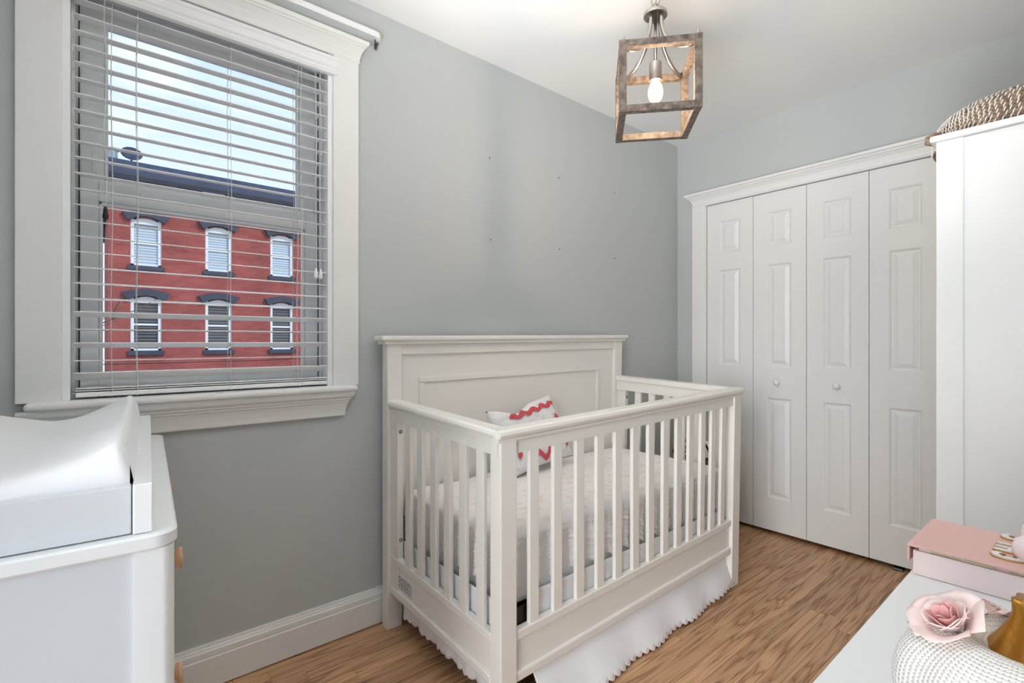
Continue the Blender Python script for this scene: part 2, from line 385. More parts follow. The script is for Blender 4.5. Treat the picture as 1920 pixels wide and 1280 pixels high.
# baseboards
bbp = [(0, 0), (-0.020, 0), (-0.020, 0.100), (-0.017, 0.104), (-0.0175, 0.107), (-0.0165, 0.122), (-0.012, 0.128), (-0.012, 0.131), (-0.009, 0.1335), (-0.007, 0.143), (0, 0.143)]
bbp = [(p, q + 0.005 if q == 0 else q) for p, q in bbp]
struct(obj('baseboard_left', sweep_profile(bm_new(), bbp, 'x', XB, 0.0), 'trim'), 'white moulded baseboard under the window')
struct(obj('baseboard_right', sweep_profile(bm_new(), bbp, 'y', 0, -0.12), 'trim'), 'short white baseboard beside the closet')

# ---------------------------------------------------------------- closet casing and bifold doors
t2 = sempty('trim_2', 'white closet casing with crown head')
boxo('casing_leg', 'trim', t2, -0.02, 0.0, -0.12, DY0, 0, 2.03, 0.002)
boxo('casing_leg', 'trim', t2, -0.02, 0.0, DY1, DY1 - 0.087, 0, 2.03, 0.002)
boxo('jamb', 'trim', t2, -0.012, 0.11, DY0 + 0.004, DY0 - 0.006, 0, DZ, 0.001)
boxo('jamb', 'trim', t2, -0.012, 0.11, DY1 + 0.006, DY1 - 0.004, 0, DZ, 0.001)
cp = [(0, 2.022), (-0.018, 2.022), (-0.022, 2.030), (-0.018, 2.034), (-0.019, 2.046), (-0.026, 2.064), (-0.040, 2.080), (-0.047, 2.083), (-0.047, 2.088), (-0.058, 2.094), (-0.060, 2.107), (0, 2.107)]
obj('crown_head', sweep_profile(bm_new(), cp, 'y', -0.139, DY1 - 0.06, -0.95, 0.95), 'trim', t2)
d1 = sempty('door_1', 'white bifold closet doors of four moulded leaves')
def panelled(wd, ht, th, rects, steps=((0.0, 0.0), (0.006, 0.004), (0.010, 0.0085), (0.016, 0.0085), (0.034, 0.002), (0.036, 0.0005))):
    """slab in local (u: 0..wd, v: 0..ht), front at depth 0 facing -d; returns bm with coords (d,u,v)"""
    bm = bm_new()
    us = sorted({0, wd, *[r[0] for r in rects], *[r[1] for r in rects]}); vz = sorted({0, ht, *[r[2] for r in rects], *[r[3] for r in rects]})
    cache = {}
    def V(d, u, v):
        k = (round(d, 6), round(u, 6), round(v, 6))
        if k not in cache: cache[k] = bm.verts.new((d, u, v))
        return cache[k]
    for i in range(len(us) - 1):
        for j in range(len(vz) - 1):
            r = (us[i], us[i + 1], vz[j], vz[j + 1])
            if r in [tuple(q) for q in rects]:
                prev = None
                for ins, dep in steps:
                    ring = [V(dep, r[0] + ins, r[2] + ins), V(dep, r[1] - ins, r[2] + ins), V(dep, r[1] - ins, r[3] - ins), V(dep, r[0] + ins, r[3] - ins)]
                    if prev:
                        for k in range(4): bm.faces.new((prev[k], prev[(k + 1) % 4], ring[(k + 1) % 4], ring[k]))
                    prev = ring
                bm.faces.new(prev)
            else:
                bm.faces.new((V(0, r[0], r[2]), V(0, r[1], r[2]), V(0, r[1], r[3]), V(0, r[0], r[3])))
    bk = [V(th, 0, 0), V(th, wd, 0), V(th, wd, ht), V(th, 0, ht)]
    bm.faces.new(bk)
    def side(a, b, axis, fixed):
        pass
    # edges
    e = [v for v in bm.verts]
    for fixed, idx, pr in ((0, 1, 2), (wd, 1, 2), (0, 2, 1), (ht, 2, 1)):
        row = sorted([v for v in e if abs(v.co[idx] - fixed) < 1e-6 and abs(v.co[0]) < 1e-6], key=lambda v: v.co[pr])
        ends = sorted([v for v in bk if abs(v.co[idx] - fixed) < 1e-6], key=lambda v: v.co[pr])
        bm.faces.new(row + ends[::-1])
    return bm
W = 0.2964; y0 = -0.2152; LH = 1.998
leaf_rects = lambda: [(0.082, 0.215, z0 - 0.02, z1 - 0.02) for z0, z1 in ((0.212, 0.803), (0.987, 1.593), (1.700, 1.903))]
for k in range(4):
    bmk = panelled(W - 0.003, LH, 0.034, leaf_rects())
    if k in (0, 2):   # hinge-side stile wider
        pass
    ya = y0 - k * W - 0.0015
    for v in bmk.verts: v.co = Vector((0.003 + v.co.x, ya - v.co.y, 0.022 + v.co.z))
    lf = obj('leaf', bmk, 'doorwhite', d1)
    if k in (1, 2):
        yk = -0.655 if k == 1 else -0.962
        kb = lathe(bm_new(), [(0.007, 0.0), (0.007, 0.012), (0.0155, 0.017), (0.0185, 0.024), (0.0165, 0.031), (0.008, 0.0345), (0.001, 0.035)], 20, (0.003, yk, 0.899), Matrix.Rotation(R(-90), 3, 'Y'))
        obj('knob', kb, 'hook', lf, True)
boxo('pivot_bracket', 'screw', d1, -0.012, 0.03, y0 - 3 * W - 0.10, y0 - 3 * W - 0.145, 0.0, 0.012, 0.004)

# ---------------------------------------------------------------- window trim
t1 = sempty('trim_1', 'white window casing with crown head, stool and apron')
boxo('casing_leg', 'trim', t1, -3.235, WX0, -0.02, 0, 0.968, 2.236, 0.002)
boxo('casing_leg', 'trim', t1, WX1, -2.276, -0.02, 0, 0.968, 2.236, 0.002)
cp = [(0, 2.226), (-0.0205, 2.226), (-0.022, 2.232), (-0.0205, 2.235), (-0.022, 2.248), (-0.026, 2.266), (-0.033, 2.284), (-0.037, 2.288), (-0.037, 2.292), (-0.042, 2.297), (-0.044, 2.311), (0, 2.311)]
obj('crown_head', sweep_profile(bm_new(), cp, 'x', -3.211, -2.300, 1.35, -1.35), 'trim', t1)
# stool (sill board) and apron
st = bm_new(); bx(st, -3.216, -2.292, -0.058, 0.06, 0.948, 0.970, 0.009, 3)
obj('stool', st, 'trim', t1)
ap = [(0, 0.948), (-0.046, 0.948), (-0.047, 0.940), (-0.044, 0.930), (-0.036, 0.921), (-0.036, 0.917), (-0.030, 0.914), (-0.029, 0.906), (-0.026, 0.903), (-0.022, 0.890), (-0.018, 0.872), (-0.0165, 0.856), (-0.012, 0.852), (0, 0.852)]
obj('apron', sweep_profile(bm_new(), ap, 'x', -3.190, -2.344, 0.9, -0.9), 'trim', t1)
# ---------------------------------------------------------------- window: jambs, sashes, panes
w1 = sempty('window_1', 'white double-hung window')
for xa, xb in ((WX0, WX0 + 0.018), (WX1 - 0.018, WX1)): boxo('jamb', 'sash', w1, xa, xb, -0.012, 0.165, 0.968, 2.236, 0.001)
boxo('head_jamb', 'sash', w1, WX0, WX1, 0.052, 0.165, 2.205, 2.236, 0.001)
boxo('stop', 'sash', w1, WX0 + 0.018, WX0 + 0.028, 0.052, 0.066, 0.968, 2.2, 0.002)
boxo('stop', 'sash', w1, WX1 - 0.028, WX1 - 0.018, 0.052, 0.066, 0.968, 2.2, 0.002)
for xa, xb in ((WX0, -3.1035), (-2.4055, WX1)): boxo('jamb_liner', 'sash', w1, xa, xb, 0.070, 0.165, 0.968, 2.205, 0)
for xs in (-3.1055, -2.4035): boxo('weather_seal', 'dark', w1, xs - 0.0014, xs + 0.0014, 0.066, 0.0705, 0.985, 2.19, 0)
boxo('sill', 'sash', w1, WX0, WX1, 0.05, 0.24, 0.955, 0.985, 0.002)
def sash(name, yc, gx0, gx1, gz0, gz1, ox0, ox1, oz0, oz1, th):
    s = bm_new()
    bx(s, ox0, gx0, yc - th, yc + th, oz0, oz1, 0.002); bx(s, gx1, ox1, yc - th, yc + th, oz0, oz1, 0.002)
    bx(s, gx0, gx1, yc - th, yc + th, oz0, gz0, 0.002); bx(s, gx0, gx1, yc - th, yc + th, gz1, oz1, 0.002)
    # glazing bead
    e = 0.010
    for a in ((gx0, gx0 + e, gz0, gz1), (gx1 - e, gx1, gz0, gz1), (gx0, gx1, gz0, gz0 + e), (gx0, gx1, gz1 - e, gz1)):
        bx(s, a[0], a[1], yc - th * 0.6, yc + th * 0.6, a[2], a[3], 0.003)
    so_ = obj(name, s, 'sash', w1)
    boxo('pane', 'glass', so_, gx0, gx1, yc - 0.002, yc + 0.002, gz0, gz1, 0)
    return so_
us = sash('upper_sash', 0.118, -3.047, -2.462, 1.640, 2.128, -3.104, -2.405, 1.585, 2.205, 0.016)
ls = sash('lower_sash', 0.082, -3.060, -2.451, 1.035, 1.566, -3.104, -2.405, 0.975, 1.632, 0.016)
boxo('sash_lock', 'sash', ls, -2.79, -2.72, 0.066, 0.10, 1.632, 1.648, 0.004)
for xs in (-3.07, -2.43): boxo('tilt_latch', 'sash', us, xs - 0.008, xs + 0.008, 0.098, 0.104, 1.66, 1.72, 0.003)
boxo('sticker', 'sticker', ls, -3.02, -2.955, 0.0645, 0.0665, 1.598, 1.606, 0)
boxo('sticker', 'sticker', ls, -2.90, -2.70, 0.0645, 0.0665, 1.592, 1.603, 0)

# ---------------------------------------------------------------- venetian blind
bl = thing('window_blind', 'white horizontal slat blind lowered over the double-hung window', 'blind', (-2.745, 0.022, 0.97))
O = Vector(bl.location)
def loc(bm):
    bmesh.ops.translate(bm, verts=bm.verts[:], vec=-O); return bm
vp = [(-0.010, 2.146), (-0.024, 2.149), (-0.027, 2.160), (-0.024, 2.168), (-0.028, 2.176), (-0.028, 2.192), (-0.024, 2.198), (-0.027, 2.206), (-0.024, 2.217), (-0.010, 2.220)]
obj('valance', loc(sweep_profile(bm_new(), vp, 'x', -3.127, -2.362)), 'blind', bl)
obj('head_rail', loc(bx(bm_new(), -3.115, -2.375, -0.008, 0.046, 2.165, 2.200, 0.002)), 'blind', bl)
sb = bm_new(); sw = 0.05; half = 0.371
prof = []
for i in range(7):
    t = i / 6 - 0.5; prof.append((t * sw, 0.0010 + 0.0006 * (1 - 4 * t * t)))
prof += [(p, q - 0.0024) for p, q in reversed(prof)]
sweep_profile(sb, prof, 'x', -half, half)
me_slat = None; ns = 25; zt, zb = 2.131, 1.036
for i in range(ns):
    z = zt + (zb - zt) * i / (ns - 1)
    tilt = R(8.5)
    j = ns - 1 - i
    if j in (0, 2, 4): tilt = R((-26, 0, -17, 0, -15)[j])
    if j in (1, 3): tilt = R(-2)
    if me_slat is None:
        s = obj('slat', sb, 'blind', bl); me_slat = s.data; smooth_by_angle(s, 30)
    else:
        s = bpy.data.objects.new('slat', me_slat); C.objects.link(s); s.parent = bl
    s.location = (-2.745 - O.x, 0.022 - O.y, z - O.z); s.rotation_euler = (tilt + R(random.uniform(-0.8, 0.8)), 0, 0)
br = obj('bottom_rail', loc(bx(bm_new(), -3.112, -2.378, -0.003, 0.047, 0.976, 0.990, 0.003)), 'blind', bl)
obj('stacked_slat', loc(bx(bm_new(), -3.112, -2.378, -0.003, 0.047, 0.9935, 0.9965, 0.001)), 'blind', bl)
obj('stacked_slat', loc(bx(bm_new(), -3.112, -2.378, -0.002, 0.047, 0.9995, 1.0025, 0.001)), 'blind', bl)
for xl in (-3.030, -2.969, -2.716, -2.500, -2.487):
    lad = bm_new()
    for yy in (-0.0045, 0.0485):
        tube(lad, [(xl + 0.002 * math.sin(zz * 9), yy, zz) for zz in [0.985 + 1.18 * k / 30 for k in range(31)]], 0.0009, 5)
    for i in range(ns):
        z = zt + (zb - zt) * i / (ns - 1); tube(lad, [(xl, -0.0045, z - 0.003), (xl, 0.0485, z - 0.003)], 0.0006, 4)
    obj('ladder_cord', loc(lad), 'cord', bl)
    obj('cord_button', loc(lathe(bm_new(), [(0.001, 0.97), (0.004, 0.972), (0.004, 0.9765)], 10, (xl, 0.02, 0))), 'blind', bl)
for xl, z0_, dk in ((-2.437, 1.40, 0), (-2.420, 1.40, 0), (-3.045, 1.525, 1)):
    c = obj('pull_cord', loc(tube(bm_new(), [(xl + 0.003 * math.sin(k), -0.012, z0_ + (2.15 - z0_) * k / 12) for k in range(13)], 0.0009, 5)), 'cord', bl)
    obj('tassel', loc(lathe(bm_new(), [(0.002, 0.03), (0.005, 0.022), (0.006, 0.012), (0.0075, 0.0), (0.0065, -0.006), (0.001, -0.008)], 12, (xl, -0.012, z0_ - 0.02))), 'blind' if not dk else 'dark', c, True)

# ---------------------------------------------------------------- curtain rod over the window
cr_ = thing('curtain_rod', 'flat white curtain rod with curved return above the window crown', 'curtain rod', (-2.2, -0.02, 2.33))
rod = bm_new()
pts = [(-3.32, -0.002), (-3.32, -0.04), (-3.31, -0.052), (-3.295, -0.056), (-2.222, -0.056), (-2.207, -0.052), (-2.197, -0.042), (-2.197, -0.012)]
rings = []
for i, (px, py) in enumerate(pts):
    a = Vector(pts[max(i - 1, 0)]); c = Vector(pts[min(i + 1, len(pts) - 1)]); t = (c - a).normalized(); n_ = Vector((t.y, -t.x))
    ring = []
    for u, v in ((0.003, -0.011), (0.003, 0.011), (-0.003, 0.011), (-0.003, -0.011)):
        ring.append(rod.verts.new((px + n_.x * u, py + n_.y * u, 2.346 + v)))
    rings.append(ring)
for a, c in zip(rings, rings[1:]):
    for k in range(4): rod.faces.new((a[k], a[(k + 1) % 4], c[(k + 1) % 4], c[k]))
rod.faces.new(rings[0][::-1]); rod.faces.new(rings[-1])
for v in rod.verts: v.co -= Vector(cr_.location)
obj('rod', rod, 'hook', cr_)
bk = bm_new(); bx(bk, -2.203, -2.191, -0.004, 0, 2.318, 2.358, 0.001); bx(bk, -2.2, -2.194, -0.026, -0.003, 2.330, 2.342, 0.001); tube(bk, [(-2.197, -0.010, 2.322), (-2.197, -0.016, 2.330), (-2.197, -0.024, 2.342)], 0.003, 6)
for v in bk.verts: v.co -= Vector(cr_.location)
obj('bracket', bk, 'screw', cr_)

# ---------------------------------------------------------------- nails in the wall
NL = [(-1.621, 2.014, 'upper left'), (-1.153, 2.017, 'upper middle'), (-0.685, 2.022, 'upper right'), (-1.614, 1.624, 'lower left'), (-1.149, 1.633, 'lower middle'), (-0.685, 1.633, 'lower right')]
for x, z, wh in NL:
    nb = lathe(bm_new(), [(0.0012, -0.004), (0.0012, 0.005), (0.0028, 0.0055), (0.0025, 0.007), (0.0008, 0.0075)], 10, (0, 0, 0), Matrix.Rotation(R(70), 3, 'X'))
    o = obj('nail', nb, 'nail', None, True); o.location = (x, 0, z)
    tag(o, 'small nail in the grey wall above the crib, %s of the six' % wh, 'nail', 'nails above the crib')

# ================================================================ crib
def warp(p):
    s = max(0.0, min(1.0, p.z / 0.15))
    dx = 0.0
    if p.x > -1.45: dx = -0.035 * max(0.0, 1 - p.z / 0.9) * min(1, (p.x + 1.45) / 0.6)
    return Vector((p.x + dx, p.y, p.z + s * (0.025 * (p.x + 2.17) + 0.035 * (p.y + 0.785))))
def warph(p):   # headboard
    dx = 0.0
    if p.x > -1.45: dx = -0.035 * max(0.0, 1 - p.z / 0.9) * min(1, (p.x + 1.45) / 0.6)
    return Vector((p.x + dx, p.y, p.z + 0.010 * (p.x + 2.17) * min(1, max(0, p.z / 0.15))))
cb = thing('crib', 'white wooden crib with panelled headboard and slatted sides', 'crib', (-1.45, -0.42, 0))
CO = Vector(cb.location)
def cpart(name, bm, m='crib', wp=warp, parent=None, label=None, sm=False):
    for v in bm.verts: v.co = wp(v.co) - CO
    o = obj(name, bm, m, parent or cb, sm, label)
    return o
def cbox(name, *a, bev=0.003, wp=warp, m='crib', parent=None, label=None): return cpart(name, bx(bm_new(), *a, bev), m, wp, parent, label)
XL, XR = -2.186, -0.713
# posts
cbox('post', XL, XL + 0.064, -0.085, -0.039, 0, 1.129, wp=warph)
cbox('post', XR - 0.064, XR, -0.085, -0.039, 0, 1.129, wp=warph)
cbox('post', -2.172, -2.111, -0.785, -0.733, 0, 0.862)
cbox('post', XR - 0.066, XR, -0.785, -0.733, 0, 0.862)
# headboard
cbox('headboard_cap', -2.218, -0.684, -0.108, -0.026, 1.140, 1.161, bev=0.007, wp=warph)
cbox('headboard_moulding', -2.203, -0.698, -0.098, -0.03, 1.127, 1.141, bev=0.004, wp=warph)
cbox('headboard_rail', XL + 0.062, XR - 0.062, -0.080, -0.045, 1.084, 1.129, wp=warph)
cbox('headboard_panel', XL + 0.062, XR - 0.062, -0.068, -0.050, 0.27, 1.086, wp=warph, bev=0.001)
fm = bm_new(); mx0, mx1, mz0, mz1, mw = -2.038, -0.900, 0.40, 0.990, 0.024
for a in ((mx0, mx1, mz1 - mw, mz1), (mx0, mx1, mz0, mz0 + mw), (mx0, mx0 + mw, mz0 + mw, mz1 - mw), (mx1 - mw, mx1, mz0 + mw, mz1 - mw)): bx(fm, a[0], a[1], -0.077, -0.066, a[2], a[3], 0.004, 2)
cpart('panel_moulding', fm, wp=warph)
# top rails with rounded cap
def rail_profile(c0, c1, out, zt_=0.882):
    """p across from c0 (inner) to c1 (outer side), out=+-1 direction of outer overhang"""
    o = out
    return [(c0, 0.804), (c1, 0.804), (c1, 0.843), (c1 + o * 0.008, 0.845), (c1 + o * 0.009, 0.853), (c1 + o * 0.005, 0.856), (c1 + o * 0.014, 0.859), (c1 + o * 0.017, 0.868), (c1 + o * 0.015, 0.877), (c1 + o * 0.009, zt_),
            (c0 - o * 0.005, zt_), (c0 - o * 0.011, 0.876), (c0 - o * 0.011, 0.859), (c0, 0.856)]
def rail(axis, prof, a0, a1, name='top_rail'):
    bm = bm_new(); n = 14
    for i in range(n):
        pass
    sweep_profile(bm, prof, axis, a0, a1)
    return cpart(name, bm)
rail('x', rail_profile(-0.752, -0.777, -1), -2.172 - 0.008, XR + 0.009)
rail('y', rail_profile(-2.140, -2.171, -1), -0.770, -0.086)
rail('y', rail_profile(XR - 0.05, XR - 0.010, 1), -0.770, -0.086)
# slats of the front
fs = [-2.0325, -1.930, -1.825, -1.722, -1.623, -1.521, -1.423, -1.323, -1.227, -1.134, -1.037, -0.948, -0.855]
for x in fs: cbox('slat', x - 0.020, x + 0.020, -0.775, -0.760, 0.262, 0.815, bev=0.003)
# slats of the left and right ends
ey = [-0.225, -0.3135, -0.406, -0.495, -0.5865, -0.6805]
for y in ey:
    cbox('slat', -2.172, -2.157, y - 0.0195, y + 0.0195, 0.262, 0.815, bev=0.003)
    cbox('slat', XR - 0.042, XR - 0.027, y - 0.0195, y + 0.0195, 0.262, 0.815, bev=0.003)
for xa in (-2.172, XR - 0.042):
    stl = cbox('stile', xa, xa + 0.026, -0.142, -0.085, 0.125, 0.83, bev=0.002)
for zz in (0.765, 0.345):
    cpart('bolt', lathe(bm_new(), [(0.0001, -0.004), (0.006, -0.004), (0.0075, 0.0), (0.0075, 0.001), (0.004, 0.0015), (0.0035, -0.001), (0.0001, -0.001)], 14, (-2.158, -0.1425, zz), Matrix.Rotation(R(90), 3, 'X')), 'screw')
    cpart('bolt', lathe(bm_new(), [(0.0001, -0.004), (0.006, -0.004), (0.0075, 0.0), (0.0075, 0.001), (0.004, 0.0015), (0.0035, -0.001), (0.0001, -0.001)], 14, (XR - 0.03, -0.1425, zz), Matrix.Rotation(R(90), 3, 'X')), 'screw')
# bottom rails: bar, flat panel, bead
cbox('bottom_rail', -2.113, XR - 0.064, -0.779, -0.754, 0.248, 0.275)
cbox('bottom_panel', -2.113, XR - 0.064, -0.770, -0.757, 0.13, 0.25, bev=0.001)
cbox('bottom_bead', -2.113, XR - 0.064, -0.780, -0.754, 0.124, 0.152, bev=0.005)
for xa, sg in ((-2.174, 1), (XR - 0.008, -1)):
    cbox('bottom_rail', xa, xa + sg * 0.026, -0.735, -0.085, 0.248, 0.275)
    cbox('bottom_panel', xa + sg * 0.007, xa + sg * 0.02, -0.735, -0.085, 0.13, 0.25, bev=0.001)
    cbox('bottom_bead', xa - sg * 0.001, xa + sg * 0.026, -0.735, -0.085, 0.124, 0.152, bev=0.005)
cbox('safety_label', -2.1685, -2.166, -0.245, -0.118, 0.166, 0.214, m='warn', bev=0, label='grey printed safety label')
# spring deck under the mattress
sd = bm_new(); bx(sd, -2.125, -0.78, -0.745, -0.69, 0.275, 0.305, 0.002); bx(sd, -2.125, -0.78, -0.16, -0.10, 0.275, 0.305, 0.002)
for k in range(9): bx(sd, -2.1 + k * 0.155, -2.07 + k * 0.155, -0.70, -0.12, 0.29, 0.30, 0)
cpart('spring_deck', sd, 'black')
cbox('deck_bracket', -2.105, -2.04, -0.752, -0.746, 0.16, 0.325, m='black', bev=0.001)

# ---------------------------------------------------------------- mattress and quilt
ma = boxo('mattress', 'fabric', None, -2.115, -0.80, -0.735, -0.10, 0.318, 0.525, 0.03, 4)
tag(ma, 'white crib mattress under the crinkled quilt', 'mattress')
qc = Vector((-1.457, -0.418, 0)); qa, qb = 0.645, 0.305; dropx, dropy = 0.165, 0.175
def quilt_pt(u, v):
    s = (u * 2 - 1) * (qa + dropx); t = (v * 2 - 1) * (qb + dropy)
    def fold(s, a, rad=0.035):
        """position, drop for arc-length s"""
        sg = 1 if s >= 0 else -1; q = abs(s)
        if q <= a - rad: return sg * q, 0.0
        arc = rad * PI / 2
        if q <= a - rad + arc:
            th = (q - (a - rad)) / rad; return sg * (a - rad + rad * math.sin(th)), rad * (1 - math.cos(th))
        return sg * a, rad + q - (a - rad + arc)
    x, dx = fold(s, qa + 0.012); y, dy = fold(t, qb + 0.012)
    d = max(dx, dy) + 0.25 * min(dx, dy)
    z = 0.545 - d
    P = Vector((qc.x + x, qc.y + y, z))
    # puckers
    k = noise.noise(Vector((s * 26, t * 60, 1.3))) * 0.0022 + noise.noise(Vector((s * 70, t * 110, 5))) * 0.0014
    if dx > 0.02 or dy > 0.02:
        ph = t if dx > dy else s
        wv = 0.010 * math.sin(ph * 2 * PI / 0.092 + 0.7) * min(1, d / 0.07)
        lay = 0.003 * math.sin(d * 2 * PI / 0.016 + 2 * noise.noise(Vector((ph * 20, d * 20, 3))))
        off = wv + lay + 0.004 * noise.noise(Vector((ph * 40, d * 40, 9)))
        off = max(off, -0.012) - 0.002
        if dx >= dy: P.x += (1 if s > 0 else -1) * off
        if dy >= dx: P.y += (1 if t > 0 else -1) * off
        P.z += 0.010 * math.sin(ph * 2 * PI / 0.092 + 1.9) * min(1, d / 0.16) * (1 if d > 0.08 else 0.3)
    P.z += k + 0.006 * noise.noise(Vector((s * 5, t * 5, 2)))
    P.y = max(-0.752, min(-0.094, P.y)); P.x = max(-2.142, min(-0.775, P.x))
    return P
qb_ = bm_new(); grid(qb_, quilt_pt, 230, 150)
qo = obj('quilt', qb_, 'quilt', None, True); tag(qo, 'crinkled white quilt with faint pink print draped over the crib mattress', 'quilt')
md = qo.modifiers.new('thickness', 'SOLIDIFY'); md.thickness = 0.004; md.offset = -1

# ---------------------------------------------------------------- crib skirt
sk = thing('crib_skirt', 'white crib skirt with pink scalloped hem hanging under the mattress', 'crib skirt', (-1.45, -0.42, 0))
SO = Vector(sk.location)
def skirt_panel(fn, length, hemfn, name='skirt_panel'):
    bm = bm_new(); nu = int(length / 0.005); nv = 26; hem = []
    def f(u, v):
        s = u * length; zh = hemfn(s) + 0.009 * (1 - abs(math.sin(PI * s / 0.034))) - 0.004
        z = 0.36 + (zh - 0.36) * v
        return fn(s, z, v) - SO
    g = grid(bm, f, nu, nv)
    hem = [g[i][nv].co.copy() for i in range(nu + 1)]
    o = obj(name, bm, 'skirt', sk, True)
    e = obj('hem_edging', tube(bm_new(), hem[::1], 0.0012, 5), 'pinkedge', o, True)
    m_ = o.modifiers.new('t', 'SOLIDIFY'); m_.thickness = 0.0012
    return o
def front_fn(s, z, v):
    x = -2.015 + s * (1.205 / 1.205)
    fl = max(0.0, (0.15 - z) / 0.15) ** 1.2
    y = -0.7505 - fl * (0.105 - 0.05 * s / 1.2) - fl * (0.009 * math.sin(s * 2 * PI / 0.27 + 1) + 0.004 * noise.noise(Vector((s * 14, 0.3, 0))))
    x = -2.03 + s + 0.03 * fl * (s / 1.2 - 0.2)
    return Vector((x, y, z))
skirt_panel(front_fn, 1.215, lambda s: 0.012 + 0.018 * max(0, (s - 1.0) / 0.2))
def left_fn(s, z, v):
    y = -0.14 - s; fl = max(0.0, (0.16 - z) / 0.16)
    x = -2.143 - fl * (0.004 + 0.008 * math.sin(s * 2 * PI / 0.13) + 0.005 * math.sin(s * 2 * PI / 0.061))
    return Vector((x, y, z))
skirt_panel(left_fn, 0.585, lambda s: 0.068 - 0.01 * s)
def right_fn(s, z, v):
    y = -0.14 - s; fl = max(0.0, (0.16 - z) / 0.16)
    return Vector((-0.79 + fl * 0.008 * math.sin(s * 2 * PI / 0.13), y, z))
skirt_panel(right_fn, 0.585, lambda s: 0.05)

# ---------------------------------------------------------------- pillow in the crib
pl = thing('throw_pillow', 'small white throw pillow with coral red ribbon print leaning on the headboard', 'pillow', (-1.50, -0.250, 0.568))
PW, PH, PT = 0.42, 0.31, 0.10
def pil(u, v, side):
    a = u * 2 - 1; c = v * 2 - 1
    ex = 1 - 0.10 * (1 - c * c) * (1 if True else 0); 
    x = a * PW / 2 * (1 - 0.07 * (1 - c * c)); z = (c * (1 - 0.07 * (1 - a * a)) * PH + PH) / 2
    th = PT / 2 * (max(0, (1 - a ** 4) * (1 - c ** 4))) ** 0.55
    z -= 0.035 * max(0, c) * math.exp(-((a + 0.25) / 0.35) ** 2)
    return Vector((x, side * (th + 0.002 + 0.003 * noise.noise(Vector((x * 22, z * 22, side)))), z))
pb = bm_new(); n_ = 32
g1 = grid(pb, lambda u, v: pil(u, v, -1), n_, n_); g2 = grid(pb, lambda u, v: pil(u, v, 1), n_, n_)
bmesh.ops.remove_doubles(pb, verts=pb.verts[:], dist=0.0045)
obj('cushion', pb, 'pillow', pl, True)
def front_y(x, z):
    a = x / (PW / 2); c = z * 2 / PH - 1
    th = PT / 2 * (max(0, (1 - min(1, abs(a)) ** 4) * (1 - min(1, abs(c)) ** 4))) ** 0.55
    return -(th + 0.006)
def ribbon(pts, wd, m, nm='ribbon_print'):
    bm = bm_new(); prev = None; n = len(pts)
    for i, (x, z) in enumerate(pts):
        ax, az = pts[max(i - 1, 0)]; bx_, bz = pts[min(i + 1, n - 1)]; t = Vector((bx_ - ax, bz - az)).normalized(); nn = Vector((-t.y, t.x))
        w_ = wd * (0.55 + 0.45 * abs(math.sin(i * 0.9)))
        a = (x + nn.x * w_, z + nn.y * w_); c = (x - nn.x * w_, z - nn.y * w_)
        va = bm.verts.new((a[0], front_y(*a), a[1])); vc = bm.verts.new((c[0], front_y(*c), c[1]))
        if prev: bm.faces.new((prev[0], va, vc, prev[1]))
        prev = (va, vc)
    o = obj(nm, bm, m, pl); md = o.modifiers.new('t', 'SOLIDIFY'); md.thickness = 0.0006; md.offset = 0
    return o
ribbon([(-0.13 + 0.30 * k / 22, 0.245 + 0.008 * math.sin(k * 1.3) + 0.02 * k / 22) for k in range(23)], 0.012, 'red')
ribbon([(-0.155 + 0.012 * math.sin(k * 0.8), 0.07 + 0.15 * k / 14) for k in range(15)], 0.011, 'red')
ribbon([(-0.06 + 0.16 * k / 14, 0.05 + 0.018 * math.sin(k * 0.9)) for k in range(15)], 0.013, 'red')
ribbon([(0.15 + 0.014 * math.sin(k * 0.7), 0.05 + 0.16 * k / 14) for k in range(15)], 0.010, 'red')
gp = bm_new(); rg = random.Random(5)
for k in range(16):
    x, z = rg.uniform(-0.05, 0.07), rg.uniform(0.085, 0.115); yy = front_y(x, z); bx(gp, x - 0.004, x + 0.004, yy - 0.0004, yy, z - 0.0016, z + 0.0016)
obj('leaf_print', gp, 'green', pl)['kind'] = 'stuff'
dp = bm_new()
for k in range(18):
    x, z = rg.uniform(-0.06, 0.08), rg.uniform(0.15, 0.18); yy = front_y(x, z); bx(dp, x - 0.002, x + 0.002, yy - 0.0004, yy, z - 0.0014, z + 0.0014)
obj('dot_print', dp, 'inkdot', pl)['kind'] = 'stuff'
pl.rotation_euler = (R(-24), R(-6), R(4))

# ---------------------------------------------------------------- wicker hamper behind the crib
hp = thing('wicker_basket', 'brown wicker basket in the corner behind the crib', 'basket', (-0.40, -0.42, 0))
hb = bm_new(); nz_ = 22
def hfun(u, v):
    a = 2 * PI * u; r = 0.135 + 0.03 * v + 0.004 * math.sin(u * 2 * PI * 22 + (PI if int(v * nz_) % 2 else 0)); return Vector((r * math.cos(a), r * math.sin(a), 0.50 * v))
grid(hb, hfun, 88, nz_, True); obj('weave', hb, 'wicker', hp, True)
obj('base', lathe(bm_new(), [(0.001, 0.002), (0.134, 0.002), (0.134, 0.012), (0.001, 0.012)], 32), 'wickerrim', hp)
obj('rim', tube(bm_new(), [(0.166 * math.cos(2 * PI * k / 40), 0.166 * math.sin(2 * PI * k / 40), 0.503) for k in range(40)], 0.009, 8, closed=True), 'wickerrim', hp, True)
obj('handle', tube(bm_new(), [(-0.06, 0.155 - 0.09 + 0.0, 0.0 + 0.50 + 0.0)] + [(-0.10 + 0.0 * k, 0.09 * math.cos(PI * k / 12), 0.50 + 0.10 * math.sin(PI * k / 12)) for k in range(1, 12)] + [(-0.06, -0.09, 0.50)], 0.006, 8), 'black', hp, True)
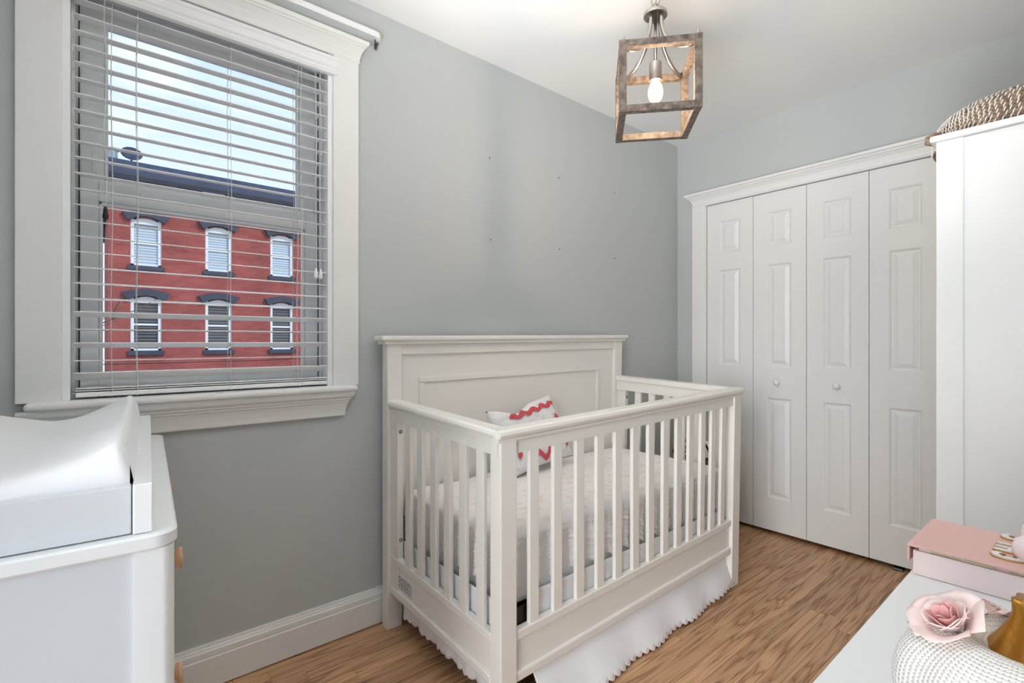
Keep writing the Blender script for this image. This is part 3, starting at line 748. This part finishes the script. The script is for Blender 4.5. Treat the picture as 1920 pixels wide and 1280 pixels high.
cl = bm_new(); grid(cl, lambda u, v: Vector((0.13 * v * math.cos(2 * PI * u), 0.13 * v * math.sin(2 * PI * u), 0.57 - 0.10 * v * v + 0.015 * math.sin(u * 2 * PI * 5) * v)), 40, 10, True)
bmesh.ops.remove_doubles(cl, verts=cl.verts[:], dist=0.0005)
blk = obj('blanket', cl, 'fabric', None, True); blk.location = (-0.40, -0.42, 0); tag(blk, 'folded white blanket heaped inside the wicker basket', 'blanket')

# ================================================================ pendant lamp
pd = thing('pendant_light', 'hanging lantern with weathered square wooden cage and bare bulb', 'pendant light', (-1.628, -0.931, 1.857), R(-48.8))
S = 0.125; t_ = 0.0115; hz = 2.084 - 1.857
cg = []
for sx_ in (-1, 1):
    for sy in (-1, 1):
        boxo('cage_post', 'cage', pd, sx_ * S - (t_ * 2 if sx_ > 0 else 0), sx_ * S + (0 if sx_ > 0 else t_ * 2), sy * S - (t_ * 2 if sy > 0 else 0), sy * S + (0 if sy > 0 else t_ * 2), 0, hz, 0.001)
        obj('corner_finial', lathe(bm_new(), [(0.006, hz), (0.006, hz + 0.004), (0.004, hz + 0.006), (0.0055, hz + 0.010), (0.004, hz + 0.014), (0.0005, hz + 0.016)], 12, (sx_ * (S - t_), sy * (S - t_), 0)), 'steel', pd, True)
    for zz in (0, hz - 0.023):
        boxo('cage_rail', 'cage', pd, sx_ * S - (t_ * 2 - 0.001 if sx_ > 0 else -0.001), sx_ * S + (-0.001 if sx_ > 0 else t_ * 2 - 0.001), -S + t_ * 2, S - t_ * 2, zz + 0.0005, zz + 0.0225, 0.001)
for sy in (-1, 1):
    for zz in (0, hz - 0.023):
        boxo('cage_rail', 'cage', pd, -S + t_ * 2, S - t_ * 2, sy * S - (t_ * 2 - 0.001 if sy > 0 else -0.001), sy * S + (-0.001 if sy > 0 else t_ * 2 - 0.001), zz + 0.0005, zz + 0.0225, 0.001)
zd = 2.232 - 1.857
for sx_ in (-1, 1):
    for sy in (-1, 1):
        pts = []
        for k in range(15):
            q = k / 14; rad = 0.022 + (S * 1.414 - 0.022 - 0.034) * (q ** 2.1); pts.append((sx_ * rad / 1.414, sy * rad / 1.414, zd - 0.006 - (zd - hz + 0.012) * (1 - (1 - q) ** 1.5)))
        obj('arm', tube(bm_new(), pts, 0.0066, 8), 'steel', pd, True)
obj('hub_disc', lathe(bm_new(), [(0.001, zd - 0.006), (0.030, zd - 0.006), (0.034, zd - 0.008), (0.0385, zd - 0.008), (0.0385, zd + 0.002), (0.034, zd + 0.007), (0.016, zd + 0.011), (0.009, zd + 0.012), (0.0085, zd + 0.022), (0.010, zd + 0.026), (0.006, zd + 0.033), (0.001, zd + 0.034)], 28), 'steel', pd, True)
smooth_by_angle(pd.children[-1])
obj('stem', tube(bm_new(), [(0, 0, zd - 0.004), (0, 0, 2.065 - 1.857)], 0.0055, 12), 'steel', pd, True)
sk_ = lathe(bm_new(), [(0.001, 0.2135), (0.018, 0.2135), (0.0205, 0.2110), (0.0205, 0.151), (0.0185, 0.151), (0.018, 0.205), (0.001, 0.205)], 24)
smooth_by_angle(obj('socket', sk_, 'steel', pd))
bulb = thing  # noqa
gb = obj('bulb', lathe(bm_new(), [(0.0125, 0.160), (0.0135, 0.152), (0.016, 0.145), (0.022, 0.133), (0.0252, 0.118), (0.0252, 0.106), (0.0215, 0.091), (0.012, 0.082), (0.001, 0.0795)], 28), 'bulb', pd, True)
fb = bm_new()
for k in range(4):
    a = k * PI / 2; tube(fb, [(0.006 * math.cos(a), 0.006 * math.sin(a), 0.138), (0.008 * math.cos(a), 0.008 * math.sin(a), 0.100)], 0.0006, 6)
obj('filament', fb, 'filament', gb)
obj('screw_base', lathe(bm_new(), [(0.0118, 0.172), (0.0128, 0.166), (0.0118, 0.162), (0.0128, 0.158), (0.0118, 0.153)], 20), 'goldedge', gb, True)
# chain and canopy
zc = zd + 0.030; k = 0
ztop = H - 1.857 - 0.03
while zc < ztop:
    L_ = 0.052; ring = []
    for i in range(20):
        a = 2 * PI * i / 20; u, v = 0.0125 * math.cos(a), (L_ / 2) * math.sin(a)
        ring.append((u, 0, zc + L_ / 2 - 0.004 + v) if k % 2 == 0 else (0, u, zc + L_ / 2 - 0.004 + v))
    if k == 0: ring = [(1.1 * r_[0], r_[1], r_[2]) for r_ in ring]
    obj('chain_link', tube(bm_new(), ring, 0.0023, 6, closed=True), 'steel', pd, True); zc += L_ - 0.008; k += 1
obj('supply_cord', tube(bm_new(), [(0.002 * math.sin(i), 0.002 * math.cos(i), zd + 0.03 + (ztop - zd - 0.03) * i / 16) for i in range(17)], 0.0022, 6), 'steel', pd, True)
obj('canopy', lathe(bm_new(), [(0.006, ztop - 0.02), (0.02, ztop - 0.012), (0.055, ztop + 0.008), (0.06, ztop + 0.014), (0.06, H - 1.857)], 32), 'steel', pd, True)
bp = bpy.data.lights.new('bulb_light', 'POINT'); bp.energy = 8; bp.color = (1.0, 0.74, 0.50); bp.shadow_soft_size = 0.018
bpo = bpy.data.objects.new('bulb_light', bp); C.objects.link(bpo); bpo.location = (-1.628, -0.931, 1.857 + 0.112)

# ================================================================ changing dresser at the left
ct = thing('changing_dresser', 'white changing dresser with rounded top and round wooden knobs under the window', 'dresser', (-2.972, -1.028, 0), R(-3.6))
D, Lg = 0.44, 0.955   # depth (-x), length (+y)
def rounded_top(bm, x0, x1, y0, y1, z0, z1, r, bev):
    """board with the two +x corners rounded"""
    pts = [(x0, y0)]
    for k in range(9):
        a = -PI / 2 + PI / 2 * k / 8; pts.append((x1 - r + r * math.cos(a), y0 + r + r * math.sin(a)))
    for k in range(9):
        a = PI / 2 * k / 8; pts.append((x1 - r + r * math.cos(a), y1 - r + r * math.sin(a)))
    pts.append((x0, y1))
    def ring(ins, z):
        c = ((x0 + x1) / 2, (y0 + y1) / 2); out = []
        for x, y in pts:
            out.append(bm.verts.new((x - math.copysign(ins, x - c[0]), y - math.copysign(ins, y - c[1]), z)))
        return out
    rs = [ring(bev, z0), ring(0, z0 + bev), ring(0, z1 - bev), ring(bev, z1)]
    for a, b in zip(rs, rs[1:]):
        for k in range(len(a)): bm.faces.new((a[k], a[(k + 1) % len(a)], b[(k + 1) % len(b)], b[k]))
    bm.faces.new(rs[0][::-1]); bm.faces.new(rs[-1]); return bm
smooth_by_angle(obj('top', rounded_top(bm_new(), -D, 0.0, 0.0, Lg, 0.838, 0.860, 0.032, 0.003), 'furn', ct), 35)
for ya, yb in ((0.008, 0.046), (Lg - 0.046, Lg - 0.008)):
    smooth_by_angle(obj('post', rounded_top(bm_new(), -0.052, -0.004, ya, yb, 0.0, 0.838, 0.016, 0.001), 'furn', ct), 35)
    boxo('rear_post', 'furn', ct, -D + 0.004, -D + 0.046, ya, yb, 0, 0.838, 0.002)
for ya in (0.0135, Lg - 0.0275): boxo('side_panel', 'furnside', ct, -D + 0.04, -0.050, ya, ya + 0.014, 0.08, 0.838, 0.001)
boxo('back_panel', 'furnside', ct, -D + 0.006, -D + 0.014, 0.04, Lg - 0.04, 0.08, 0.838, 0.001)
boxo('bottom_rail', 'furn', ct, -0.03, -0.010, 0.046, Lg - 0.046, 0.06, 0.176, 0.001)
for k in range(3):
    z0_ = 0.181 + k * 0.212
    dr = boxo('drawer', 'furn', ct, -0.40, -0.006, 0.050, Lg - 0.050, z0_, z0_ + 0.207, 0.002)
    for yk in (0.22, Lg - 0.22):
        kb = lathe(bm_new(), [(0.011, 0.0), (0.008, 0.006), (0.009, 0.011), (0.018, 0.014), (0.0195, 0.018), (0.0175, 0.0215), (0.001, 0.0225)], 20, (-0.006, yk, z0_ + 0.135), Matrix.Rotation(R(90), 3, 'Y'))
        obj('knob', kb, 'knobwood', dr, True)
ctr = Matrix.Translation(ct.location) @ Matrix.Rotation(R(-3.6), 4, 'Z')
def on_dresser(o, l=(0, 0, 0)):
    o.location = ctr @ Vector(l); o.rotation_euler = (0, 0, R(-3.6)); return o
ty = thing('changing_tray', 'white wooden changing tray frame on the dresser top', 'tray'); on_dresser(ty, (0, 0, 0.8605))
boxo('tray_side', 'furn', ty, -0.054, -0.030, 0.014, 0.84, 0, 0.072, 0.002)
boxo('tray_side', 'furn', ty, -0.428, -0.404, 0.014, 0.84, 0, 0.072, 0.002)
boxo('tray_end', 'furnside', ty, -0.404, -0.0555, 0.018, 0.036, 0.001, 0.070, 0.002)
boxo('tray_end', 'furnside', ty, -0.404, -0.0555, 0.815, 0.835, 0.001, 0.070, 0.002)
pdg = bm_new(); px0, px1, py0, py1 = -0.4015, -0.0575, 0.041, 0.81
cw = (px1 - px0) / 2; cxm = (px0 + px1) / 2
def pad_top(u, v):
    """u across x 0..1, v along y 0..1: superellipse-rounded outline with raised long sides"""
    a = u * 2 - 1
    h = 0.080 + 0.052 * (min(1, abs(a) / 0.90) ** 1.6)
    h -= 0.010 * max(0, a) * 0 
    edge = min(1.0, (1 - abs(a)) / 0.10); ev = min(1.0, min(v, 1 - v) / 0.035)
    h *= (1 - (1 - edge) ** 2.4 * 0.20) * (1 - (1 - ev) ** 2.5 * 0.10)
    x = cxm + a * cw; y = py0 + (py1 - py0) * v
    w_ = 0.0035 * noise.noise(Vector((x * 9, y * 5, 1))) + 0.0022 * math.sin(y * 22 + x * 34 + 2 * noise.noise(Vector((x * 5, y * 5, 0)))) * edge
    return Vector((x, y, h + w_))
nu, nv = 60, 90
top = grid(pdg, pad_top, nu, nv)
def skirt_down(row, nx, ny):
    rows = [row]
    for s in (0.33, 0.66, 1.0):
        r2 = []
        for k, v in enumerate(row):
            bulge = 0.006 * math.sin(PI * s) + 0.002 * noise.noise(v.co * 25)
            r2.append(pdg.verts.new((v.co.x + nx * bulge, v.co.y + ny * bulge, v.co.z * (1 - s) + 0.002)))
        rows.append(r2)
    for a, b2 in zip(rows, rows[1:]):
        for k in range(len(a) - 1): pdg.faces.new((a[k], a[k + 1], b2[k + 1], b2[k]))
skirt_down([top[i][0] for i in range(nu + 1)], 0, -1); skirt_down([top[i][nv] for i in range(nu + 1)], 0, 1)
skirt_down(top[0], -1, 0); skirt_down(top[nu], 1, 0)
bmesh.ops.remove_doubles(pdg, verts=pdg.verts[:], dist=0.0012)
pad = obj('changing_pad', pdg, 'pad', None, True); on_dresser(pad, (0, 0, 0.861)); tag(pad, 'white fleece-covered contoured changing pad in the tray', 'changing pad')

# ================================================================ wardrobe at the right
wd = thing('wardrobe', 'tall white wardrobe with framed side panel in front of the closet', 'wardrobe', (-1.262, -1.593, 0))
WW, WD_, WH = 0.80, 0.525, 1.71
boxo('top', 'furn', wd, -0.010, WW + 0.01, -WD_, 0.012, WH - 0.017, WH, 0.003)
for xa in (0.0, WW - 0.022):
    boxo('stile', 'furn', wd, xa, xa + 0.022, -0.058, 0, 0.0, WH - 0.017, 0.002)
    boxo('stile', 'furn', wd, xa, xa + 0.022, -WD_, -WD_ + 0.058, 0.0, WH - 0.017, 0.002)
    boxo('side_panel', 'furn', wd, xa + 0.005, xa + 0.017, -WD_ + 0.057, -0.057, 0.08, WH - 0.018, 0.001)
boxo('bottom', 'furn', wd, 0.02, WW - 0.02, -WD_ + 0.01, -0.02, 0.09, 0.11, 0.001)
boxo('back_panel', 'furn', wd, 0.02, WW - 0.02, -WD_ + 0.004, -WD_ + 0.010, 0.09, WH - 0.02, 0)
for k in range(2):
    xa = 0.024 + k * (WW - 0.048) / 2
    pm = panelled((WW - 0.052) / 2, WH - 0.14, 0.018, [(0.06, (WW - 0.052) / 2 - 0.06, 0.06, WH - 0.20)], ((0, 0), (0.004, 0.006)))
    for v in pm.verts: v.co = Vector((xa + v.co.y, -0.002 - v.co.x, 0.115 + v.co.z))
    dd = obj('door', pm, 'furn', wd)
    obj('knob', lathe(bm_new(), [(0.008, 0), (0.007, 0.01), (0.015, 0.014), (0.016, 0.02), (0.01, 0.024), (0.001, 0.025)], 18, (xa + (0.335 if k == 0 else 0.04), -0.002, 0.92), Matrix.Rotation(R(-90), 3, 'X')), 'furn', dd, True)

# ---------------------------------------------------------------- stitched seagrass basket on the wardrobe
bk = thing('seagrass_basket', 'round seagrass basket with white stitching on top of the wardrobe', 'basket', (-1.0, -1.806, 1.7120))
cb1, cb2 = bm_new(), bm_new(); nr = 11; BX, BY, BH = 0.222, 0.256, 0.128
rr_ = 0.0064
for i in range(nr):
    q = (i + 0.5) / nr; z = BH * q
    s_ = (1 - (q * 0.97) ** 3.4) ** (1 / 2.3)
    if s_ < 0.12: continue
    pts = [(BX * s_ * math.copysign(abs(math.cos(a)) ** 0.8, math.cos(a)), BY * s_ * math.copysign(abs(math.sin(a)) ** 0.8, math.sin(a)), z) for a in [2 * PI * k / 72 for k in range(72)]]
    tube(cb1, pts, rr_ * 0.98, 8, closed=True)
    per = 2 * PI * math.sqrt((BX ** 2 + BY ** 2) / 2) * s_; nst = int(per / 0.0125)
    for k in range(nst):
        a = 2 * PI * (k + (i % 3) * 0.37 + 0.12 * math.sin(k * 1.7 + i)) / nst
        c_, sn = math.cos(a), math.sin(a)
        P = Vector((BX * s_ * math.copysign(abs(c_) ** 0.8, c_), BY * s_ * math.copysign(abs(sn) ** 0.8, sn), z)); nrm = Vector((c_ / BX, sn / BY, 0)).normalized(); tg = Vector((-nrm.y, nrm.x, 0))
        arc = []
        for h_ in (-1.0, -0.5, 0.0, 0.5, 1.0):
            th = h_ * PI / 2 * 0.62; arc.append(P + nrm * (rr_ * 1.06 * math.cos(th)) + Vector((0, 0, rr_ * 1.1 * math.sin(th))) + tg * (0.0022 * h_))
        tube(cb2, arc, 0.0016, 4)
capq = bm_new()
obj('coil', cb1, 'coil', bk, True)
so_ = obj('stitching', cb2, 'stitch', bk, True); so_['kind'] = 'stuff'
# crown discs filling the closed end
s_ = (1 - 0.97 ** 3.4) ** (1 / 2.3)
grid(capq, lambda u, v: Vector((BX * (s_ + 0.12) * v * math.cos(2 * PI * u), BY * (s_ + 0.12) * v * math.sin(2 * PI * u), BH * 0.985)), 48, 4, True)
bmesh.ops.remove_doubles(capq, verts=capq.verts[:], dist=0.0003); o_ = obj('crown', capq, 'coil', bk, True); md = o_.modifiers.new('t', 'SOLIDIFY'); md.thickness = 0.006
obj('handle', tube(bm_new(), [(-0.135, 0.205, 0.036), (-0.155, 0.236, 0.040), (-0.165, 0.250, 0.030), (-0.165, 0.252, 0.014), (-0.150, 0.232, 0.008)], 0.0055, 8), 'coil', bk, True)

# ================================================================ low white dresser in the foreground
ds = thing('white_dresser', 'white lacquered dresser top in the foreground holding the pink box and pumpkin', 'dresser', (-2.0, -1.717, 0))
X0, X1 = -2.76 + 2.0, -1.985 + 2.0
boxo('top', 'furn', ds, X0, X1, -0.42, 0.0, 0.776, 0.80, 0.0025, 3)
bb = bm_new(); bx(bb, X0 + 0.012, X1 - 0.012, -0.415, -0.035, 0.06, 0.776, 0.002)
obj('body', bb, 'furn', ds)
for i in range(2):
    for j in range(3):
        xa = X0 + 0.03 + i * (X1 - X0 - 0.06) / 2; za = 0.085 + j * 0.228
        dr = boxo('drawer', 'furn', ds, xa + 0.003, xa + (X1 - X0 - 0.06) / 2 - 0.003, -0.035, -0.014, za, za + 0.222, 0.002)
        obj('knob', lathe(bm_new(), [(0.008, 0), (0.007, 0.008), (0.014, 0.011), (0.014, 0.0135), (0.001, 0.0138)], 16, (xa + (X1 - X0 - 0.06) / 4, -0.014, za + 0.11), Matrix.Rotation(R(-90), 3, 'X')), 'furn', dr, True)
for xa in (X0 + 0.012, X1 - 0.062):
    for ya in (-0.41, -0.085): boxo('leg', 'furn', ds, xa, xa + 0.05, ya, ya + 0.05, 0, 0.062, 0.002)

# ---------------------------------------------------------------- pink keepsake box
pk = thing('keepsake_box', 'pink keepsake box with white letter patches on its lid', 'box', (-2.15, -1.722, 0.8004))
BL, BW, BHt = 0.150, 0.20, 0.040     # x depth, -y length
tr = bx(bm_new(), 0, BL, -BW, 0, 0, BHt - 0.0055, 0.0012); bx(tr, 0.006, BL - 0.006, -BW + 0.006, -0.006, BHt - 0.006, BHt - 0.0002)
obj('box_body', tr, 'pinkside', pk)
lidp = boxo('lid', 'pinkbox', pk, -0.005, BL + 0.004, -BW - 0.004, 0.006, BHt, BHt + 0.0035, 0.0012)
boxo('flap', 'pinkbox', pk, -0.005, BL + 0.004, 0.003, 0.006, 0.018, BHt + 0.002, 0.001)
for ya, xo in ((-0.02, 0.006), (-0.055, 0.004), (-0.1, 0.007)): boxo('paper', 'paper', pk, xo - 0.003, 0.14, ya - 0.03, ya, BHt - 0.0045, BHt - 0.002, 0)
def letter(ch, x, y, size, nm):
    for thick, grow, mm, dz in ((0.0022, 0.0012, 'goldedge', 0.0), (0.0034, 0.0, 'letter', 0.0006)):
        cu = bpy.data.curves.new('t', 'FONT'); cu.body = ch; cu.size = size; cu.extrude = thick / 2; cu.offset = grow + 0.0012; cu.align_x = 'CENTER'; cu.align_y = 'CENTER'; cu.resolution_u = 3
        tmp = bpy.data.objects.new('t', cu); C.objects.link(tmp); bpy.context.view_layer.update()
        me = bpy.data.meshes.new_from_object(tmp.evaluated_get(bpy.context.evaluated_depsgraph_get())); bpy.data.objects.remove(tmp); bpy.data.curves.remove(cu)
        me.materials.clear(); me.materials.append(M[mm])
        o = bpy.data.objects.new(nm if mm == 'letter' else 'letter_backing', me); C.objects.link(o); o.parent = pk
        o.location = (x, y, BHt + 0.0036 + thick / 2 + dz); o.rotation_euler = (0, 0, 0)
        o.scale = (0.85, 1.25, 1)
for i, ch in enumerate('CHIC'):
    letter(ch, 0.034 + i * 0.0335 * (0.85 if ch == 'I' else 1) - (0.004 if i == 3 else 0), -0.098, 0.036, 'letter')
# pale pink ornament on the box
orn = thing('ornament', 'smooth pale pink rounded ornament standing on the pink box', 'ornament', (-2.103, -1.842, 0.8445))
obj('body', lathe(bm_new(), [(0.001, 0.0), (0.017, 0.001), (0.022, 0.008), (0.0225, 0.016), (0.019, 0.026), (0.011, 0.032), (0.001, 0.034)], 28), 'pinkball', orn, True)
obj('back_bump', lathe(bm_new(), [(0.001, 0.0), (0.017, 0.001), (0.021, 0.02), (0.019, 0.036), (0.014, 0.041), (0.001, 0.042)], 28, (0.036, -0.004, 0)), 'pinkball', orn, True)

# ---------------------------------------------------------------- knitted pumpkin
pu = thing('knit_pumpkin', 'cream knitted pumpkin with gold stem and blush rose on the white dresser', 'pumpkin', (-2.515, -1.866, 0.8004))
RP, HPk = 0.083, 0.112
pbm = bm_new(); uvl = pbm.loops.layers.uv.new('UVMap'); nu, nv = 200, 90
def pump(u, v):
    a = 2 * PI * u; th = PI * v     # v 0 bottom..1 top
    lob = 1 - 0.055 * (abs(math.cos(a * 4.0)) ** 3) * math.sin(th)
    r = RP * (math.sin(th) ** 0.72) * lob
    z = HPk / 2 * (1 - math.copysign(abs(math.cos(th)) ** 0.85, math.cos(th)))
    z -= 0.030 * math.exp(-(r / 0.026) ** 2) * (1 if v > 0.5 else -0.5)
    return Vector((r * math.cos(a), r * math.sin(a), max(0.0, z)))
gg = [[pbm.verts.new(pump(i / nu, 0.004 + 0.992 * j / nv)) for j in range(nv + 1)] for i in range(nu)]
for i in range(nu):
    for j in range(nv):
        f = pbm.faces.new((gg[i][j], gg[(i + 1) % nu][j], gg[(i + 1) % nu][j + 1], gg[i][j + 1]))
        for lp, (a, c) in zip(f.loops, ((i, j), (i + 1, j), (i + 1, j + 1), (i, j + 1))): lp[uvl].uv = (a / nu, c / nv)
obj('body', pbm, 'knit', pu, True)
stm = bm_new()
def stem(u, v):
    a = 2 * PI * u; r = (0.020 * (1 - v) ** 2.2 + 0.0115 + 0.003 * max(0, v - 0.8) * 5) * (1 + 0.10 * math.sin(6 * a + 2.5 * v))
    return Vector((r * math.cos(a) + 0.010 * v * v, r * math.sin(a) - 0.006 * v * v, 0.086 + 0.050 * v))
g = grid(stm, stem, 36, 14, True); stm.faces.new([g[i][14] for i in range(36)]); stm.faces.new([g[i][0] for i in range(36)][::-1])
obj('stem', stm, 'gold', pu, True)
def rose(parent, c, tilt, sc_, seed):
    rg = random.Random(seed); mt = Matrix.Translation(c) @ tilt @ Matrix.Scale(sc_, 4)
    for k in range(20):
        ringi = 0 if k < 7 else (1 if k < 13 else 2)
        rad = (0.14 + 0.045 * k, 0.56, 0.86)[ringi]; hgt = (0.70, 0.70, 0.62)[ringi]; wid = (2.6, 2.2, 1.7)[ringi]
        a0 = k * 2.4 + rg.random() * 0.3; lean = (0.04, 0.12, 0.30)[ringi]
        b_ = bm_new()
        def pet(u, v):
            s = (u - 0.5) * wid * (0.55 + 0.45 * math.sin(PI * min(1, v * 0.75 + 0.12))); a = a0 + s
            r = rad * (0.35 + 0.65 * v ** 0.6) + lean * v * v + 0.05 * math.sin(7 * u + k) * v
            z = hgt * v * (1 - 0.25 * (2 * u - 1) ** 2) - 0.10 * max(0, v - 0.75) * (2 + ringi) + 0.05 * math.sin(5 * u + 2 * k) * v
            return mt @ Vector((r * math.cos(a), r * math.sin(a), z))
        grid(b_, pet, 10, 6)
        o = obj('petal', b_, 'petalin' if ringi == 0 else 'petal', parent, True)
        md = o.modifiers.new('t', 'SOLIDIFY'); md.thickness = 0.0006
fwd = Vector((0.77, 0.64, 0)).normalized()
rose(pu, Vector((-0.016, 0.040, 0.107)), Matrix.Rotation(R(-28), 4, Vector((0.55, 0.83, 0))) @ Matrix.Rotation(R(-10), 4, Vector((1, 0, 0))), 0.024, 2)
rose(pu, Vector((0.034, 0.030, 0.106)), Matrix.Rotation(R(20), 4, Vector((0.2, 1, 0))), 0.016, 9)

# ================================================================ outside the window
YF = 17.0
struct(obj('street', bx(bm_new(), -60, 60, 0.9, 80, -4.3, -4.2), 'street'), 'street below')
bd = thing('brick_building', 'red brick row house with dark cornice seen through the window blind', 'building', (1.0, YF, -4.2))
BO = Vector(bd.location)
def bpart(name, bm, m, parent=None, sm=False):
    for v in bm.verts: v.co -= BO
    return obj(name, bm, m, parent or bd, sm)
XA, XE = -2.82, 9.0
cols = [-1.905, 0.035, 2.0, 3.94, 5.88]; rows = [('u', 3.44, 4.86), ('l', 0.86, 2.46)]
# wall with window openings
b = bm_new()
xs = [XA] + [v for c in cols for v in (c - 0.385, c + 0.385)] + [XE]
zs = [-4.2, 0.84, 2.52, 3.42, 4.90, 5.45]
for i in range(len(xs) - 1):
    for j in range(len(zs) - 1):
        if i % 2 == 1 and j in (1, 3): continue
        bx(b, xs[i], xs[i + 1], YF, YF + 0.3, zs[j], zs[j + 1])
bx(b, XA, XE, YF + 0.35, YF + 9, -4.2, 5.45)
bpart('brick_wall', b, 'brick')
for ci, c in enumerate(cols):
    for kind, z0_, z1_ in rows:
        wv = bm_new(); x0_, x1_ = c - 0.385, c + 0.385
        fw = 0.085
        bx(wv, x0_, x0_ + fw, YF + 0.06, YF + 0.16, z0_, z1_, 0); bx(wv, x1_ - fw, x1_, YF + 0.06, YF + 0.16, z0_, z1_, 0)
        bx(wv, x0_, x1_, YF + 0.06, YF + 0.16, z0_, z0_ + 0.06, 0)
        # arched head
        n_ = 10; pr = []
        for k in range(n_ + 1):
            t = k / n_ * 2 - 1; pr.append((c + t * 0.385, z1_ + 0.05 - 0.14 * t * t))
        prof = pr + [(x1_, z1_ - 0.14), (x0_, z1_ - 0.14)]
        A_ = [wv.verts.new((x, YF + 0.05, z)) for x, z in prof]; B_ = [wv.verts.new((x, YF + 0.17, z)) for x, z in prof]
        for k in range(len(prof)): wv.faces.new((A_[k], A_[(k + 1) % len(prof)], B_[(k + 1) % len(prof)], B_[k]))
        wv.faces.new(A_[::-1]); wv.faces.new(B_)
        zm = (z0_ + z1_) / 2; bx(wv, x0_, x1_, YF + 0.10, YF + 0.16, zm - 0.03, zm + 0.03, 0)
        wn = bpart('window', wv, 'bwin')
        up = 'winblind' if kind == 'u' else 'windark'
        bpart('pane', bx(bm_new(), x0_ + 0.06, x1_ - 0.06, YF + 0.17, YF + 0.18, zm, z1_ - 0.02), up, wn)
        bpart('pane', bx(bm_new(), x0_ + 0.06, x1_ - 0.06, YF + 0.15, YF + 0.16, z0_ + 0.03, zm), up if kind == 'u' else 'windark', wn)
        bpart('sill', bx(bm_new(), x0_ - 0.07, x1_ + 0.07, YF - 0.10, YF + 0.1, z0_ - 0.14, z0_, 0.01), 'stone')
        # hood: segmental arch with flared shoulders
        hd = bm_new(); o_, i_ = [], []
        for k in range(13):
            t = k / 12 * 2 - 1
            i_.append((c + t * 0.46, z1_ + 0.08 - 0.16 * t * t)); o_.append((c + t * 0.60, z1_ + 0.27 - 0.13 * t * t + (0.02 if abs(t) > 0.9 else 0)))
        prof = i_ + o_[::-1]
        A_ = [hd.verts.new((x, YF - 0.14, z)) for x, z in prof]; B_ = [hd.verts.new((x, YF + 0.05, z)) for x, z in prof]
        n2 = len(prof)
        for k in range(n2): hd.faces.new((A_[k], A_[(k + 1) % n2], B_[(k + 1) % n2], B_[k]))
        for k in range(12):
            hd.faces.new((A_[k], A_[k + 1], A_[n2 - 2 - k], A_[n2 - 1 - k])); hd.faces.new((B_[k], B_[n2 - 1 - k], B_[n2 - 2 - k], B_[k + 1]))
        bpart('window_hood', hd, 'stone')
# cornice and slate roof edge
cpn = [(YF + 0.3, 5.40), (YF - 0.06, 5.40), (YF - 0.08, 5.62), (YF - 0.16, 5.66), (YF - 0.18, 5.82), (YF - 0.45, 5.90), (YF - 0.50, 6.02), (YF - 0.50, 6.12), (YF + 0.3, 6.12)]
bpart('cornice', sweep_profile(bm_new(), cpn, 'x', XA - 0.15, XE), 'stone')
for k in range(12):
    xk = XA + 0.12 + k * 0.98
    bpart('cornice_bracket', bx(bm_new(), xk - 0.07, xk + 0.07, YF - 0.38, YF - 0.05, 5.42, 5.88, 0.03), 'stone')
bpart('slate_roof', sweep_profile(bm_new(), [(YF - 0.42, 6.10), (YF + 0.0, 6.58), (YF + 9, 6.7), (YF + 9, 5.4), (YF + 0.3, 5.4)], 'x', XA - 0.12, XE), 'slate')
vent = bpart('chimney_pot', lathe(bm_new(), [(0.12, 6.5), (0.12, 6.95), (0.17, 6.97), (0.17, 7.03), (0.03, 7.05)], 16, (XA + 0.12, YF + 0.6, 0)), 'dish')
dsh = thing('satellite_dish', 'small grey satellite dish on the roof edge opposite', 'satellite dish', (-2.25, YF + 0.4, 6.57))
obj('dish', lathe(bm_new(), [(0.02, 0.0), (0.15, 0.02), (0.27, 0.09), (0.275, 0.095), (0.15, 0.03), (0.01, 0.012)], 20, (0, 0, 0.28), Matrix.Rotation(R(60), 3, 'X')), 'slate', dsh, True)
obj('mast', tube(bm_new(), [(0, 0.05, 0.06), (0, 0.05, 0.28)], 0.025, 8), 'wire', dsh)
for (a, c, lab) in (((-14, 16.0, 5.25), (12, 16.0, 4.55), 'black overhead wire crossing the upper windows of the brick house'), ((-14, 15.6, 0.52), (12, 15.6, 0.62), 'black overhead wire low across the brick house')):
    pts = []
    for k in range(31):
        q = k / 30; pts.append((a[0] + (c[0] - a[0]) * q, a[1], a[2] + (c[2] - a[2]) * q - 0.35 * 4 * q * (1 - q) + 0.30))
    tag(obj('overhead_wire', tube(bm_new(), pts, 0.012, 6), 'wire', None, True), lab, 'wire')
# bare tree beside the house
trr = thing('bare_tree', 'leafless tree with thin branches left of the brick house', 'tree', (-4.9, 12.5, -4.2))
rg = random.Random(11); tb = bm_new()
def branch(p, d, L, r, lev):
    pts = [p]; q = p.copy(); dd = d.copy()
    for k in range(5):
        dd = (dd + Vector((rg.uniform(-.2, .2), rg.uniform(-.2, .2), rg.uniform(-.05, .15)))).normalized(); q = q + dd * L / 5; pts.append(q.copy())
    tube(tb, pts, r, 6, rr=[r * (1 - 0.6 * k / 5) for k in range(6)])
    if lev < 3:
        for k in range(4):
            i = rg.randint(2, 5); nd = (dd + Vector((rg.uniform(-1, 1), rg.uniform(-1, 1), rg.uniform(0, 0.7)))).normalized()
            branch(pts[i], nd, L * 0.6, r * 0.42, lev + 1)
branch(Vector((0, 0, 0)), Vector((0, 0, 1)), 5.0, 0.16, 0)
obj('branches', tb, 'bark', trr, True)
